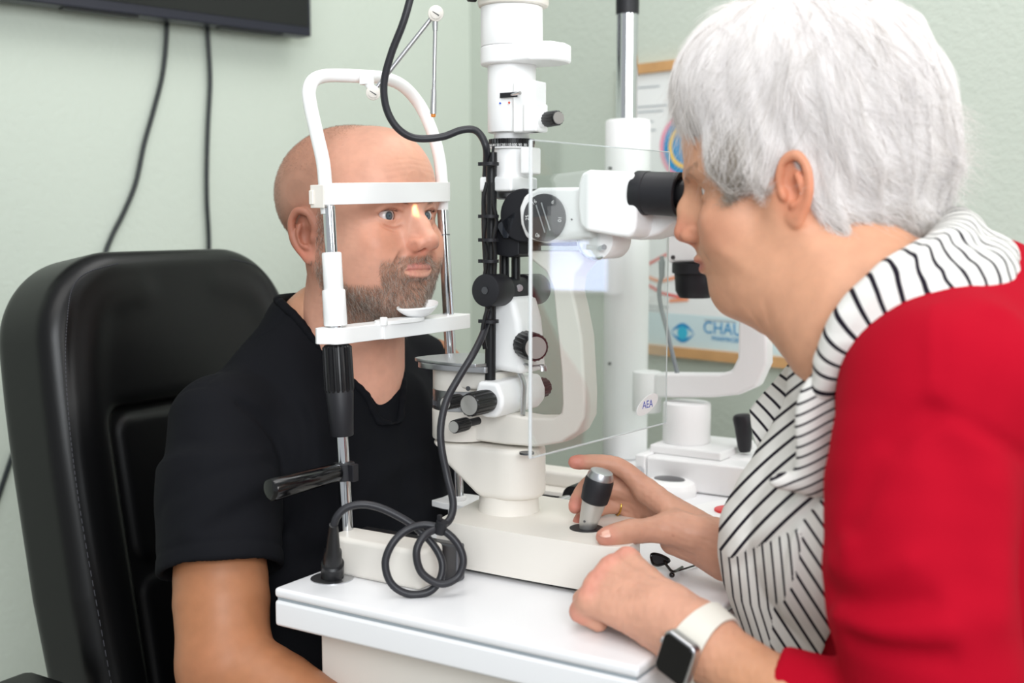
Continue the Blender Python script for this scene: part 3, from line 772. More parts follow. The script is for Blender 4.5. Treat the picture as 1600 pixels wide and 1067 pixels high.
b = MB(); b.prism(mbk, .004, .055); b.build('mirror_bracket', 'black_satin', sl_, bevel=.0015)
ma = np.array(p3(779, 352, -.002)); mb_ = np.array(p3(803, 333, .0))
b = MB(); b.prism(tr([(777, 352), (805, 331), (808, 334), (795, 372), (788, 372)], .0), -.002, .004); b.build('mirror', 'lens_dark', sl_, bevel=.0005)
b = MB(); b.box(.170, .215, .045, .10, 1.17, 1.235); b.cyl((.18, -.002, 1.205), (.18, .07, 1.205), .030, seg=40); b.build('magnification_housing', 'black_satin', sl_, bevel=.002)
# upper tower
def ring(px_l, px_r, y, v=v0):
    ul, zl = onv(px_l, y, v); ur, zr = onv(px_r, y, v); return (ul + ur) / 2, (ur - ul) / 2, (zl + zr) / 2
def tower(y0, y1, hw, name, m='bright_white', seg=56, c=.0015, du=0.0):
    z0 = onv(801, y0, v0)[1]; z1 = onv(801, y1, v0)[1]; b = MB(); b.cyl((ub + du, v0, z0), (ub + du, v0, z1), hw, seg=seg, c=c); return b.build(name, m, sl_)
b = MB(); z0, z1 = onv(795, 300, v0)[1], onv(795, 277, v0)[1]; b.box(ub - .023, ub + .021, v0 - .034, v0 + .024, z0, z1); b.build('tower_clamp', 'bright_white', sl_, bevel=.003)
b = MB(); b.cyl((ub - .012, v0 - .0343, z0 + .009), (ub - .012, v0 - .0352, z0 + .009), .0012, seg=8); b.build('clamp_screw', 'steel_dark', sl_)
b = MB(); b.cyl((ub - .005, v0 - .0343, z0 + .009), (ub - .005, v0 - .0352, z0 + .009), .0012, seg=8); b.build('clamp_screw', 'steel_dark', sl_)
b = MB(); b.box(ub - .01, ub + .028, v0 - .020, v0 + .02, z0 - .009, z0 + .001); b.build('clamp_lever', 'brushed_metal', sl_, bevel=.003)
tower(279, 228, .0215, 'prism_tube')
b = MB(); z0, z1 = onv(815, 272, 0)[1], onv(815, 230, 0)[1]; b.box(onv(812, 250, -.001)[0], onv(828, 250, -.001)[0], v0 - .031, v0 - .006, z0, z1); b.build('prism_housing', 'bright_white', sl_, bevel=.0025)
z0, z1 = onv(801, 231, v0)[1], onv(801, 218, v0)[1]; Lr = z1 - z0
b = MB(); b.lathe([(.0262, 0), (.0262, Lr * .4), (.0262, Lr * .45), (.0262, Lr)], (ub, v0, z0), (ub, v0, z1), 240, flute=(40, .018, Lr * .42, Lr * 1.1)); gr = b.build('axis_dial', 'black_plastic', sl_, sharp=25)
b = MB()
for k in range(12):
    a = math.radians(-172 + k * 15); er = np.array((math.cos(a), math.sin(a), 0)); et = np.array((-math.sin(a), math.cos(a), 0))
    Mx = np.eye(4); Mx[:3, 0] = et; Mx[:3, 1] = (0, 0, 1); Mx[:3, 2] = er; Mx[:3, 3] = np.array((ub, v0, z0 + Lr * .2)) + er * .0263
    b.text(str(180 - k * 10), .0045, MF @ Mx, .0001)
b.build('dial_numbers', 'engraving', gr)
b = MB(); b.cyl((ub, v0, z0 - .0012), (ub, v0, z0 + .0002), .0268, seg=60); b.build('dial_flange', 'bright_white', gr)
tower(219, 204, .0205, 'upper_neck')
tower(208, 92, .0278, 'slit_housing')
z0, z1 = onv(820, 206, 0)[1], onv(820, 126, 0)[1]
b = MB(); b.box(onv(817, 185, -.004)[0], onv(838, 185, -.004)[0], v0 - .034, v0 - .008, z0, z0 + (z1 - z0) * .55); b.box(onv(801, 150, .0005)[0], onv(836, 150, .0005)[0], v0 - .0295, v0 - .004, z0, z1); b.build('filter_box', 'bright_white', sl_, bevel=.002)
zs = onv(830, 146, 0)[1]
b = MB(); b.box(ub + .003, ub + .026, v0 - .0300, v0 - .0290, zs - .0028, zs + .0028); b.build('filter_slot', 'black_satin', sl_)
b = MB(); b.cyl((ub + .018, v0 - .029, zs), (ub + .034, v0 - .037, zs + .0005), .0015, .0020, seg=12); b.build('filter_lever', 'chrome', sl_)
b = MB(); b.cyl((ub + .003, v0 - .0292, zs - .0085), (ub + .003, v0 - .0298, zs - .0085), .0011, seg=12); b.build('filter_mark', 'blue_dot', sl_)
b = MB(); b.cyl((ub + .015, v0 - .0292, zs - .0085), (ub + .015, v0 - .0298, zs - .0085), .0013, seg=12); b.build('filter_mark', 'red_dot', sl_)
k0 = np.array(p3(838, 187, .0)); 
b = MB(); b.cyl(k0 + np.array((-.006, .010, 0)), k0 + np.array((.012, .004, 0)), .0085, seg=28, c=.001); b.build('knob_boss', 'bright_white', sl_)
dk = np.array((.022, -.012, 0)); e = dk / np.linalg.norm(dk); q = k0 + np.array((.011, .004, 0))
b = MB(); b.lathe([(.0075, 0), (.0083, .002), (.0080, .023), (.0070, .0245)], q, q + dk, 60, flute=(15, .04, .0015, .0235)); o = b.build('slit_length_knob', 'black_plastic', sl_, sharp=30)
b = MB(); b.cyl(q + e * .0243, q + e * .0255, .0066); b.build('knob_face', 'satin_metal', o)
# lamp house and flange
z0, z1 = onv(801, 103, v0)[1], onv(801, 74, v0)[1]
fl = [(ub + .036 * math.cos(a), v0 + .036 * math.sin(a)) for a in np.linspace(math.radians(60), math.radians(300), 24)] + [(ub + .045, v0 - .034), (ub + .066, v0 - .022), (ub + .071, v0), (ub + .066, v0 + .022), (ub + .045, v0 + .033)]
b = MB(); b.prism(fl, z0, z1, 'z'); b.build('filter_wheel', 'bright_white', sl_, bevel=.003, seg=4)
zB = onv(801, 12, v0)[1]
b = MB(); b.cyl((ub, v0, z1), (ub, v0, zB), .0355, seg=64, c=.001); b.build('lamp_house', 'bright_white', sl_)
b = MB(); b.cyl((ub + .002, v0, zB), (ub + .002, v0, zB + .055), .0405, seg=64, c=.003); b.cyl((ub + .002, v0, zB + .054), (ub + .002, v0, zB + .075), .034, seg=64, c=.004); b.build('lamp_cap', 'warm_white', sl_)
b = MB(); b.cyl((ub - .012, v0 - .041, zB + .012), (ub - .014, v0 - .050, zB + .012), .006, c=.001); b.build('cap_screw', 'chrome', sl_)
b = MB(); b.cyl((ub - .034, v0 - .022, zB + .012), (ub - .040, v0 - .030, zB + .012), .006, c=.001); b.build('cap_knob', 'black_plastic', sl_)

# microscope body
mb0 = tr([(820, 372), (812, 350), (810, 325), (818, 305), (840, 293), (915, 292), (925, 300), (925, 372), (880, 376), (850, 380)], -.012)
b = MB(); b.prism(mb0, -.012, .072); b.build('magnification_body', 'bright_white', sl_, bevel=.006, seg=4)
dc = p3(851, 340, -.014)
b = MB(); b.cyl((dc[0], -.012, dc[2]), (dc[0], -.0165, dc[2]), .0262, seg=60, c=.0008); md = b.build('magnification_dial', 'steel_dial' if 'steel_dial' in MATS else mat('steel_dial', '4a4a4d', .4), sl_)
b = MB(); 
for s_ in (-1, 1):
    a = np.array((-.35, 0, .94)); n_ = np.array((.94, 0, .35)); c_ = np.array((dc[0], -.0172, dc[2])) + n_ * s_ * .0035
    b.cyl(c_ - a * .016, c_ + a * .016, .0009, seg=8)
b.box(dc[0] - .0, dc[0] + .0, -.0171, -.0170, dc[2], dc[2]); b.build('dial_grip', 'brushed_metal', md)
b = MB()
for txt, ang in (('16', 125), ('6', 55), ('10', -5), ('25', 180), ('40', 250)):
    a = math.radians(ang); Mx = np.eye(4); er = np.array((math.cos(a), 0, math.sin(a)))
    up = er; xr = np.array((math.sin(a), 0, -math.cos(a))); Mx[:3, 0] = xr; Mx[:3, 1] = up; Mx[:3, 2] = (0, -1, 0); Mx[:3, 3] = np.array((dc[0], -.0168, dc[2])) + er * .0205
    b.text(txt, .0062, MF @ Mx, .0001)
b.build('dial_numbers', 'engraving', md)
b = MB(); b.cyl((dc[0] + .033, -.0118, dc[2] - .002), (dc[0] + .033, -.0126, dc[2] - .002), .0011, seg=10); b.build('index_mark', 'black_satin', sl_)
hd = tr([(905, 352), (901, 320), (903, 285), (908, 270), (920, 265), (982, 268), (990, 273), (994, 300), (994, 345), (992, 362), (984, 372), (965, 370), (915, 361)], -.022)
b = MB(); b.prism(hd, -.022, .082); b.build('binocular_head', 'bright_white', sl_, bevel=.008, seg=5)
b = MB(); b.prism(tr([(960, 371), (1000, 340), (1012, 318), (1050, 330), (1062, 345), (1030, 366), (1000, 375)], .02), .018, .078); b.build('prism_cover', 'bright_white', sl_, bevel=.004)
for vv, off in ((-.003, 0), (.063, 0)):
    a = np.array(p3(994, 301, -.003)); c_ = np.array(p3(1064, 304, -.003)); e_ = np.array(p3(1085, 305, -.003)); a[1] = c_[1] = e_[1] = vv
    L1 = np.linalg.norm(c_ - a); L2 = np.linalg.norm(e_ - a)
    b = MB(); b.lathe([(.0220, 0), (.0232, .002), (.0232, .014), (.0226, .0145), (.0226, L1 * .55), (.0226, L1 * .56), (.0230, L1 - .001), (.0215, L1), (.0185, L1), (.0180, L1 - .003), (.0145, L1 - .0035)], a, c_, 56); ep = b.build('eyepiece', 'black_satin', sl_)
    b = MB(); b.lathe([(.0145, L1 - .004), (.0152, L1), (.0165, L2 - .004), (.0172, L2), (.0155, L2), (.0130, L1)], a, c_, 48); b.build('eyecup', 'black_plastic', ep)
    b = MB(); b.cyl(a + (c_ - a) * .985, a + (c_ - a) * 1.01, .0125); b.build('lens', 'lens_dark', ep)
    if vv < 0:
        b = MB()
        for k in range(7):
            for t_ in (.22, .34): 
                an = math.radians(-125 + k * 9); cc = a + (c_ - a) * t_ + np.array((0, .0222 * math.cos(an) * -1 * -1, .0222 * math.sin(an) * -1)) 
                b.cyl(cc, cc + np.array((.0025, 0, 0)), .0003, seg=5)
        b.build('dioptre_marks', 'engraving', ep)
b = MB(); hc = np.array(p3(930, 375, .0)); b.cyl(hc, hc + np.array((0, .045, 0)), .0215, seg=48, c=.001); hg = b.build('tilt_hinge', 'bright_white', sl_)
b = MB(); arc = [(hc[0] + .0205 * math.cos(a), hc[1] - .0008, hc[2] + .0205 * math.sin(a)) for a in np.linspace(math.radians(150), math.radians(300), 20)]; b.tube(arc, .0018, 8, 1, smooth=False); b.build('chrome_rim', 'chrome', hg)
b = MB(); b.cyl(np.array(p3(938, 388, -.001)), np.array(p3(944, 386, -.010)), .0030, seg=14); b.build('hinge_screw', 'chrome', hg)

# breath shield: clear acrylic sheet across the microscope
m = bpy.data.materials.new('acrylic'); m.use_nodes = True; N = m.node_tree.nodes; Lk = m.node_tree.links
for n_ in list(N):
    if n_.type != 'OUTPUT_MATERIAL': N.remove(n_)
out = [n_ for n_ in N if n_.type == 'OUTPUT_MATERIAL'][0]
tr_ = N.new('ShaderNodeBsdfTransparent'); tr_.inputs[0].default_value = (.965, .98, .975, 1)
gl = N.new('ShaderNodeBsdfGlossy'); gl.inputs['Roughness'].default_value = .03
lw = N.new('ShaderNodeLayerWeight'); lw.inputs[0].default_value = .5
fr = N.new('ShaderNodeMapRange'); fr.inputs[1].default_value = .25; fr.inputs[2].default_value = 1.0; fr.inputs[3].default_value = .035; fr.inputs[4].default_value = .38; Lk.new(lw.outputs['Facing'], fr.inputs[0])
mx = N.new('ShaderNodeMixShader'); Lk.new(fr.outputs[0], mx.inputs[0]); Lk.new(tr_.outputs[0], mx.inputs[1]); Lk.new(gl.outputs[0], mx.inputs[2]); Lk.new(mx.outputs[0], out.inputs[0])
MATS['acrylic'] = m
mat('acrylic_edge', 'f2f6f8', .25, trans=.35)
us0, us1 = .262, .290; va, vb = -.122, .146; za, zb = .958, 1.279
def us(v): return us0 + (us1 - us0) * (v - va) / (vb - va)
b = MB(); sh = [(us(va), va), (us(vb), vb), (us(vb) + .0025, vb), (us(va) + .0025, va)]
b.prism(sh, za, zb, 'z'); bs = b.build('breath_shield', 'acrylic', sl_)
def edge(p, q, r=.0013, nm='shield_edge', rr=None):
    b = MB(); b.cyl(p, q, r, seg=8); b.build(nm, 'acrylic_edge', bs)
e_ = .00125
edge((us(va) + e_, va, za), (us(va) + e_, va, zb), .0019)
edge((us(va) + e_, va, za), (us(vb) + e_, vb, za), .0010)
edge((us(va) + e_, va, zb), (us(vb) + e_, vb, zb), .0006)
edge((us(vb) + e_, vb, za), (us(vb) + e_, vb, zb), .0008)
sv = onu(1011, 632, .288)
Mx = np.eye(4); Mx[:3, 0] = (0.1045, .9945, 0); Mx[:3, 1] = (0, 0, 1); Mx[:3, 2] = (.9945, -.1045, 0); Mx[:3, 3] = (us(sv[0]) + .0031, sv[0], sv[1])
# the sheet is seen from its microscope side, lettering reads in the picture from there
b = MB(); A = [(.0235 * math.cos(t), .0100 * math.sin(t) + .25 * .0235 * math.cos(t)) for t in np.linspace(0, 6.2832, 41)[:-1]]
b.prism(A, -.0002, .0004, 'z', MF @ Mx); st = b.build('oval_sticker', 'paper', bs)
b = MB(); Mt = Mx.copy(); Mt[:3, 1] = (0, 0, 1); Mt[:3, 3] = np.array(Mt[:3, 3]) + np.array((.0005, 0, 0)); b.text('AEA', .0125, MF @ Mt, .0001); b.build('sticker_lettering', 'ink_violet', st)

# ================================================================ black lamp cable with plug
pc = thing('power_cable', UV(.03, -.155, TZ), 'thick black lamp cable tied in two loops above the table and ending in a plug', 'cable')
DC = [(648, -30, 1.33), (632, 30, 1.33), (611, 85, 1.335), (600, 130, 1.34), (604, 170, 1.345), (622, 201, 1.35), (650, 216, 1.355), (690, 214, 1.36), (722, 203, 1.365), (745, 205, 1.365), (759, 228, 1.355), (760, 258, 1.37), (758, 300, 1.375), (758, 360, 1.375), (761, 420, 1.375), (764, 470, 1.37), (758, 512, 1.345), (741, 550, 1.32), (718, 588, 1.31), (698, 625, 1.30), (689, 665, 1.29), (690, 700, 1.285), (699, 745, 1.28), (708, 785, 1.27), (703, 811, 1.26), (686, 824, 1.25), (664, 836, 1.24), (651, 860, 1.232), (656, 890, 1.23), (674, 907, 1.23), (695, 912, 1.232), (716, 900, 1.238), (724, 874, 1.242), (713, 847, 1.246), (690, 827, 1.25), (664, 820, 1.25), (637, 827, 1.248), (614, 848, 1.24), (602, 879, 1.235), (611, 911, 1.232), (637, 929, 1.232), (669, 925, 1.236), (687, 906, 1.242), (691, 879, 1.25), (677, 851, 1.256), (653, 827, 1.26), (627, 809, 1.262), (593, 793, 1.262), (564, 788, 1.26), (540, 794, 1.258), (526, 808, 1.256), (521, 824, 1.256)]
pts = []
for x, y, D in DC:
    w = W(x, y, D); w[2] = max(w[2], TZ + .0045); pts.append(LOC(w))
b = MB(); b.tube(pts, .0042, 14, 6); b.build('cord', 'cable_black', pc)
pu, pv_ = onz(519, 904, TZ)
pb = np.array((pu, pv_, TZ)); pt_ = np.array(pts[-1])
def pl(t): return pb + (pt_ - pb) * t
b = MB(); b.lathe([(.024, 0), (.024, .0012), (.022, .0018)], M=MF @ np.array(Matrix.Translation((pu, pv_, TZ))), seg=44); b.build('socket_plate', 'brushed_metal', pc)
Lp = np.linalg.norm(pt_ - pb)
b = MB(); b.lathe([(.0125, .0015), (.0128, .004), (.0115, .007), (.0128, .010), (.0128, .026), (.0105, .028), (.0098, .045), (.0080, .048), (.0055, Lp - .002), (.0046, Lp + .004)], pb, pt_, 40); b.build('plug', 'black_plastic', pc)
b = MB(); t0 = LOC(W(688, 824, 1.247)); b.cyl(np.array(t0) + (-.002, 0, -.006), np.array(t0) + (.003, 0, .007), .0065); b.box(t0[0] - .002, t0[0] + .002, t0[1] - .003, t0[1] + .001, t0[2], t0[2] + .014); b.build('cable_tie', 'black_satin', pc)
# thin leads strapped to the tower
ld = thing('lamp_leads', UV(.12, .0, 1.0), 'pair of thin black leads strapped with ties along the dark tube of the tower', 'cable')
for dx, dd in ((-7, .0), (9, .004)):
    P_ = [LOC(W(x + dx * s_, y, 1.345 + dd)) for x, y, s_ in ((765, 285, .6), (762, 315, 1), (766, 345, 1.1), (763, 372, 1), (767, 400, .8), (764, 430, 1))]
    b = MB(); b.tube(P_, .0022, 8, 6); b.build('lead', 'black_plastic', ld)
b = MB(); P_ = [LOC(W(x, y, 1.34)) for x, y in ((762, 482), (757, 500), (754, 520), (758, 545))]; b.tube(P_, .0026, 8, 6); b.build('lead', 'black_plastic', ld)
for y in (256, 338, 375, 408, 502):
    x = 766; c_ = np.array(LOC(W(x, y, 1.346)))
    b = MB(); b.cyl(c_ + (0, 0, -.0018), c_ + (0, 0, .0018), .0098, seg=20); b.box(c_[0] - .0125, c_[0] - .006, c_[1] - .006, c_[1] - .002, c_[2] - .002, c_[2] + .002); b.build('cable_tie', 'black_satin', ld)
b = MB(); b.cyl(p3(770, 262, -.003), p3(770, 238, -.003), .0050); b.cyl(p3(770, 238, -.003), p3(771, 228, -.003), .0016); b.build('lead_plug', 'black_plastic', ld)

# ================================================================ equipment stand column behind the slit lamp
vc, ucn = .645, -.012
cs = thing('stand_column', UV(ucn, vc, TZ), 'thick white round column with chrome pole rising out of it behind the slit lamp', 'stand')
zc1 = W(965, 187, 1.99)[2]; zc2 = W(960, 22, 1.99)[2]
b = MB(); b.cyl((ucn, vc, TZ), (ucn, vc, zc1), .0375, seg=56, c=.005); b.build('column', 'bright_white', cs)
b = MB(); b.cyl((ucn - .003, vc, zc1 - .001), (ucn - .003, vc, zc2), .0180, seg=40); b.build('pole', 'chrome', cs)
b = MB(); b.cyl((ucn - .003, vc, zc2), (ucn - .003, vc, zc2 + .16), .0190, seg=40); b.build('pole_sleeve', 'black_satin', cs)
for y in (262, 570):
    w = LOC(W(944, y, 1.95)); b = MB(); b.cyl((w[0], vc - .034, w[2]), (w[0], vc - .0395, w[2]), .0028, seg=12); b.build('column_screw', 'steel_dark', cs)

# ================================================================ second instrument
k2 = thing('keratometer', UV(.2, .55, TZ), 'blurred white instrument with swan-neck arm and black cup lens in front of the poster', 'instrument')
vk = .50
b = MB(); b.prism([(.120, .452), (.30, .452), (.34, .47), (.34, .64), (.12, .64)], TZ + .001, TZ + .047, 'z'); b.build('base', 'bright_white', k2, bevel=.004)
b = MB(); b.prism([(.104, .448), (.1195, .448), (.1195, .49), (.104, .49)], TZ + .001, TZ + .049, 'z'); b.build('end_plate', 'bright_white', k2, bevel=.002)
b = MB(); b.prism([(.112, .48), (.23, .475), (.235, .60), (.112, .60)], TZ + .047, TZ + .060, 'z'); b.build('slide_plate', 'bright_white', k2, bevel=.003)
bc = p3(1073, 655, .53); 
b = MB(); b.cyl((bc[0], .53, TZ + .0595), (bc[0], .53, onv(1073, 628, .53)[1]), .0365, seg=48, c=.003); b.build('swivel_drum', 'bright_white', k2)
jc = p3(1011, 610, .53); 
b = MB(); b.cyl((jc[0], .53, onv(1011, 643, .53)[1]), (jc[0], .53, onv(1011, 580, .53)[1]), .0225, seg=40, c=.002); b.build('arm_joint', 'bright_white', k2)
b = MB(); b.prism(tr([(1020, 584), (1120, 585), (1140, 580), (1150, 560), (1152, 470), (1152, 430), (1190, 430), (1186, 480), (1196, 520), (1196, 570), (1180, 605), (1150, 618), (1110, 622), (1020, 622)], .51), .515, .545); b.build('swan_neck_arm', 'bright_white', k2, bevel=.005)
b = MB(); b.prism(tr([(1040, 352), (1100, 345), (1190, 350), (1190, 440), (1152, 440), (1130, 408), (1043, 411), (1040, 400)], .49), .49, .56); b.build('optic_head', 'bright_white', k2, bevel=.005)
lc = p3(1080, 411, .50)
zc_ = [onv(1080, y, .50)[1] for y in (411, 427, 440, 466)]
b = MB(); b.lathe([(.0345, 0), (.0345, zc_[0] - zc_[1]), (.0310, zc_[0] - zc_[1] + .001), (.0300, zc_[0] - zc_[2]), (.0290, zc_[0] - zc_[3] - .010), (.0230, zc_[0] - zc_[3]), (.015, zc_[0] - zc_[3] + .0005)], (lc[0], .515, zc_[0]), (lc[0], .515, zc_[3]), 48); b.build('lens_cup', 'black_satin', k2)
for x, y in ((1052, 364), (1052, 402)):
    w = p3(x, y, .4895); b = MB(); b.cyl(w, (w[0], w[1] - .002, w[2]), .0032, seg=14); b.build('head_screw', 'steel_dark', k2)
jp = np.array(p3(1164, 706, .53)); jq = np.array(p3(1160, 644, .53))
b = MB(); b.lathe([(.008, 0), (.0105, .008), (.0130, .035), (.0150, .050), (.0135, .055), (.010, .057)], jp, jq, 36); b.build('joystick', 'black_satin', k2)
b = MB(); b.cyl((jp[0], .53, TZ + .0465), (jp[0], .53, TZ + .050), .030, .028, seg=36); b.build('joystick_boss', 'bright_white', k2)
kc = thing('instrument_lead', UV(.1, .5, 1.0), 'thin grey cable hanging down below the black cup lens of the blurred instrument', 'cable')
b = MB(); b.tube([p3(1034, 400, .52), p3(1035, 425, .52), p3(1030, 450, .52), p3(1033, 480, .52), p3(1042, 515, .52), p3(1050, 550, .52), p3(1060, 590, .53)], .0035, 10, 6); b.build('cord', 'cable_grey', kc)
b = MB(); b.cyl(p3(1034, 408, .52), p3(1034, 434, .52), .005, .0042); b.build('strain_relief', 'cable_grey', kc)

# axle with rubber wheel joining both instruments
ax = thing('rail_axle', UV(.11, .3, TZ + .03), 'chrome axle rod with a black rubber wheel lying across the table behind the joystick', 'axle')
za_ = .8245
b = MB(); b.cyl((.112, .115, za_), (.112, .447, za_), .0078, seg=24); b.build('rod', 'chrome', ax)
wa = onz(883, 772, za_); b = MB(); b.cyl((.112, wa[1] - .016, za_), (.112, wa[1] + .016, za_), .0170, c=.002, seg=36); b.build('wheel', 'black_plastic', ax)

# ---- small things on the table
mo = thing('control_pad', UV(.2, .42, TZ), 'rounded white hand control with a dark oval window lying on the table', 'controller')
mc = onz(1045, 772, TZ)
ol = [(mc[0] +   .040 * math.cos(a), mc[1] + .036 * math.sin(a)) for a in np.linspace(0, 6.2832, 49)[:-1]]
b = MB()
vs = []; fs = []; prof = [(1.0, 0), (1.03, .006), (1.01, .012), (.93, .018), (.78, .0205), (.4, .0215)]
for s_, h in prof: vs += [(mc[0] + (x - mc[0]) * s_, mc[1] + (y - mc[1]) * s_, TZ + h) for x, y in ol]
n = 48
for i in range(len(prof) - 1): fs += [(i * n + k, i * n + (k + 1) % n, (i + 1) * n + (k + 1) % n, (i + 1) * n + k) for k in range(n)]
fs += [tuple(range(n)), tuple((len(prof) - 1) * n + k for k in range(n))]
b.add(vs, fs); b.build('shell', 'bright_white', mo)
b = MB(); wc = onz(1036, 752, TZ + .032); 
b.lathe([(1, 0), (.96, .0012), (.3, .0016)], M=MF @ np.array([[.024, .004, 0, mc[0] - .002], [-.004, .018, 0, mc[1] + .006], [0, 0, 1, TZ + .0208], [0, 0, 0, 1]]), seg=36); b.build('window', 'lens_dark', mo)
tray = thing('cap_tray', UV(.27, .42, TZ), 'white plastic tray with a red and a yellow round cap beside the far instrument', 'tray')
b = MB(); rc_ = onz(1142, 797, TZ + .008); yc_ = onz(1174, 774, TZ + .008)
b.prism(sm([(rc_[0] - .055, rc_[1] - .035), (rc_[0] + .02, rc_[1] - .045), (rc_[0] + .08, rc_[1] - .02), (rc_[0] + .07, rc_[1] + .09), (rc_[0] + .01, rc_[1] + .11), (rc_[0] - .04, rc_[1] + .05)], 5), TZ, TZ + .007, 'z'); b.build('tray_body', 'bright_white', tray, bevel=.002)
b = MB(); b.cyl((*rc_, TZ + .0065), (*rc_, TZ + .010), .0225, c=.001, seg=40); b.build('red_cap', 'red_cap', tray)
b = MB(); b.cyl((*yc_, TZ + .0065), (*yc_, TZ + .010), .0185, c=.001, seg=40); b.build('yellow_cap', 'yellow_cap', tray)
gp = thing('eyeglasses', UV(.34, .10, TZ), 'folded dark-framed eyeglasses lying on the table under the wrist of the doctor', 'eyeglasses')
gz = TZ + .004
q = lambda x, y, z=TZ + .004: (*onz(x, y, z), z)
b = MB(); b.tube([q(1066, 886), q(1052, 893, TZ + .006), q(1044, 886, TZ + .008), q(1040, 880, TZ + .010), q(1038, 876, TZ + .012)], .0017, 8, 6); b.tube([q(1054, 893, TZ + .004), q(1068, 889, TZ + .004), q(1090, 882, TZ + .003)], .0011, 8, 6); b.build('temple', 'black_gloss', gp)
P_ = [q(1018, 866, TZ + .014), q(1032, 867, TZ + .016), q(1046, 876, TZ + .012), q(1030, 883, TZ + .006), q(1020, 880, TZ + .005)]
b = MB(); b.tube(P_, .0015, 8, 6, closed=True); rm_ = b.build('rim', 'black_gloss', gp)
b = MB(); C_ = catmull(P_, 6, True); b.add(C_ + [np.mean(C_, axis=0)], [(i, (i + 1) % len(C_), len(C_)) for i in range(len(C_))]); b.build('lens', 'lens_dark', rm_)
b = MB(); b.ball(q(1050, 898, TZ + .004), .0032); b.build('nose_pad', 'black_gloss', gp)
# ================================================================ people: materials and helpers
mat('skin', 'd9a184', .45, attr='tint', sss=.12, sssr=(1, .35, .2), sscale=.010, bump=.10, bscale=700, bdist=.0006, spec=.4, var=.06, vscale=60)
mat('eye_white', 'ece8e6', .15, spec=.6, attr='tint')
mat('cotton_black', '0c0d12', .85, bump=.25, bscale=1500, bdist=.0004, spec=.2)
mat('hair_grey_brown', '6d5c50', .5)
mat('hair_stubble', '8d6f5e', .5)
mat('lash', '2a1c18', .5)

def capped(v, a, b, ra, rb, k=0.0, op='u', rnd=.004, flat=None):
    """flat-ended cone, ends rounded by rnd"""
    a = np.array(a, float); b = np.array(b, float); m = max(ra, rb) + k + 3 * v.h
    sl, g = v.blk(np.minimum(a, b) - m, np.maximum(a, b) + m)
    if sl is None: return
    ab = b - a; L = np.linalg.norm(ab); e = ab / L
    x, y, z = g[0] - a[0], g[1] - a[1], g[2] - a[2]
    h = x * e[0] + y * e[1] + z * e[2]; t = np.clip(h / L, 0, 1)
    x = x - h * e[0]; y = y - h * e[1]; z = z - h * e[2]
    if flat is not None:
        n = np.array(flat[0], float); n /= np.linalg.norm(n); s = (x * n[0] + y * n[1] + z * n[2]) * (flat[1] - 1); x = x + s * n[0]; y = y + s * n[1]; z = z + s * n[2]
    q1 = np.sqrt(x * x + y * y + z * z) - (ra + t * (rb - ra)) + rnd; q2 = np.abs(h - L / 2) - L / 2 + rnd
    D = np.sqrt(np.maximum(q1, 0) ** 2 + np.maximum(q2, 0) ** 2) + np.minimum(np.maximum(q1, q2), 0) - rnd
    v.put(sl, D.astype(np.float32), k, op)
def inv(M): return np.linalg.inv(M)
def tf(M, p): p = np.atleast_2d(p); return p @ M[:3, :3].T + M[:3, 3]
def hit(v, M, px, py, d0=.9, d1=2.0):
    """first point of the sculpt met by the line of sight (world)"""
    Mi = inv(M); r = ray(px, py); Ds = np.arange(d0, d1, .002); P = np.array([0, 0, CAM_Z]) + r[None] * (Ds / r[1])[:, None]
    q = tf(Mi, P); ins = np.all((q > v.lo) & (q < v.lo + v.h * (v.n - 1)), 1); s = np.where(ins, v.sample(q), .05)
    i = np.argmax(s < 0)
    if s[i] >= 0: return None
    f = s[i - 1] / (s[i - 1] - s[i]) if i else 0
    return P[i - 1] + (P[i] - P[i - 1]) * f
def tint_of(P, base, spots):
    """skin colour per vertex: soft blends of (centre, radius(es), colour, amount)"""
    C = np.tile(np.array(lin(base)), (len(P), 1))
    for c, r, col, amt in spots:
        d = np.sqrt((((P - np.array(c)) / np.array(r)) ** 2).sum(1)); w = np.clip(1.35 - d, 0, 1) ; w = w * w * (3 - 2 * w) * amt
        C = C * (1 - w[:, None]) + np.array(lin(col)) * w[:, None]
    return C
def grow(v, M, roots, dirs, length, segs, r0, wob=.25, lift=.3, gravity=(0, 0, 0), keep=.0006, r1=.25, rng=RNG, follow=True):
    """strands growing along the surface: roots local, dirs local per root, lengths per root"""
    n = len(roots); P = np.zeros((n, segs + 1, 3)); P[:, 0] = roots; d = dirs.copy(); Nn = v.grad(roots)
    st = length / segs; ph = rng.normal(size=(n, 3)) * wob
    for i in range(segs):
        Nn = v.grad(P[:, i]) if follow else Nn
        t = d + ph * (i + 1) / segs + np.array(gravity) * (i / segs)
        t = t - Nn * (t * Nn).sum(1, keepdims=True) * (1 if follow else .3); t /= np.linalg.norm(t, axis=1, keepdims=True) + 1e-9
        t = t + Nn * lift * (1 if i < segs * .5 else .4)
        t /= np.linalg.norm(t, axis=1, keepdims=True) + 1e-9
        q = P[:, i] + t * st[:, None]
        if follow:
            s = v.sample(q); push = np.maximum(keep - s, 0); q = q + v.grad(q) * push[:, None]
        P[:, i + 1] = q
    R = r0 * np.linspace(1, r1, segs + 1)[None] * (0.75 + .5 * rng.random((n, 1)))
    return tf(M, P.reshape(-1, 3)).reshape(n, segs + 1, 3), R
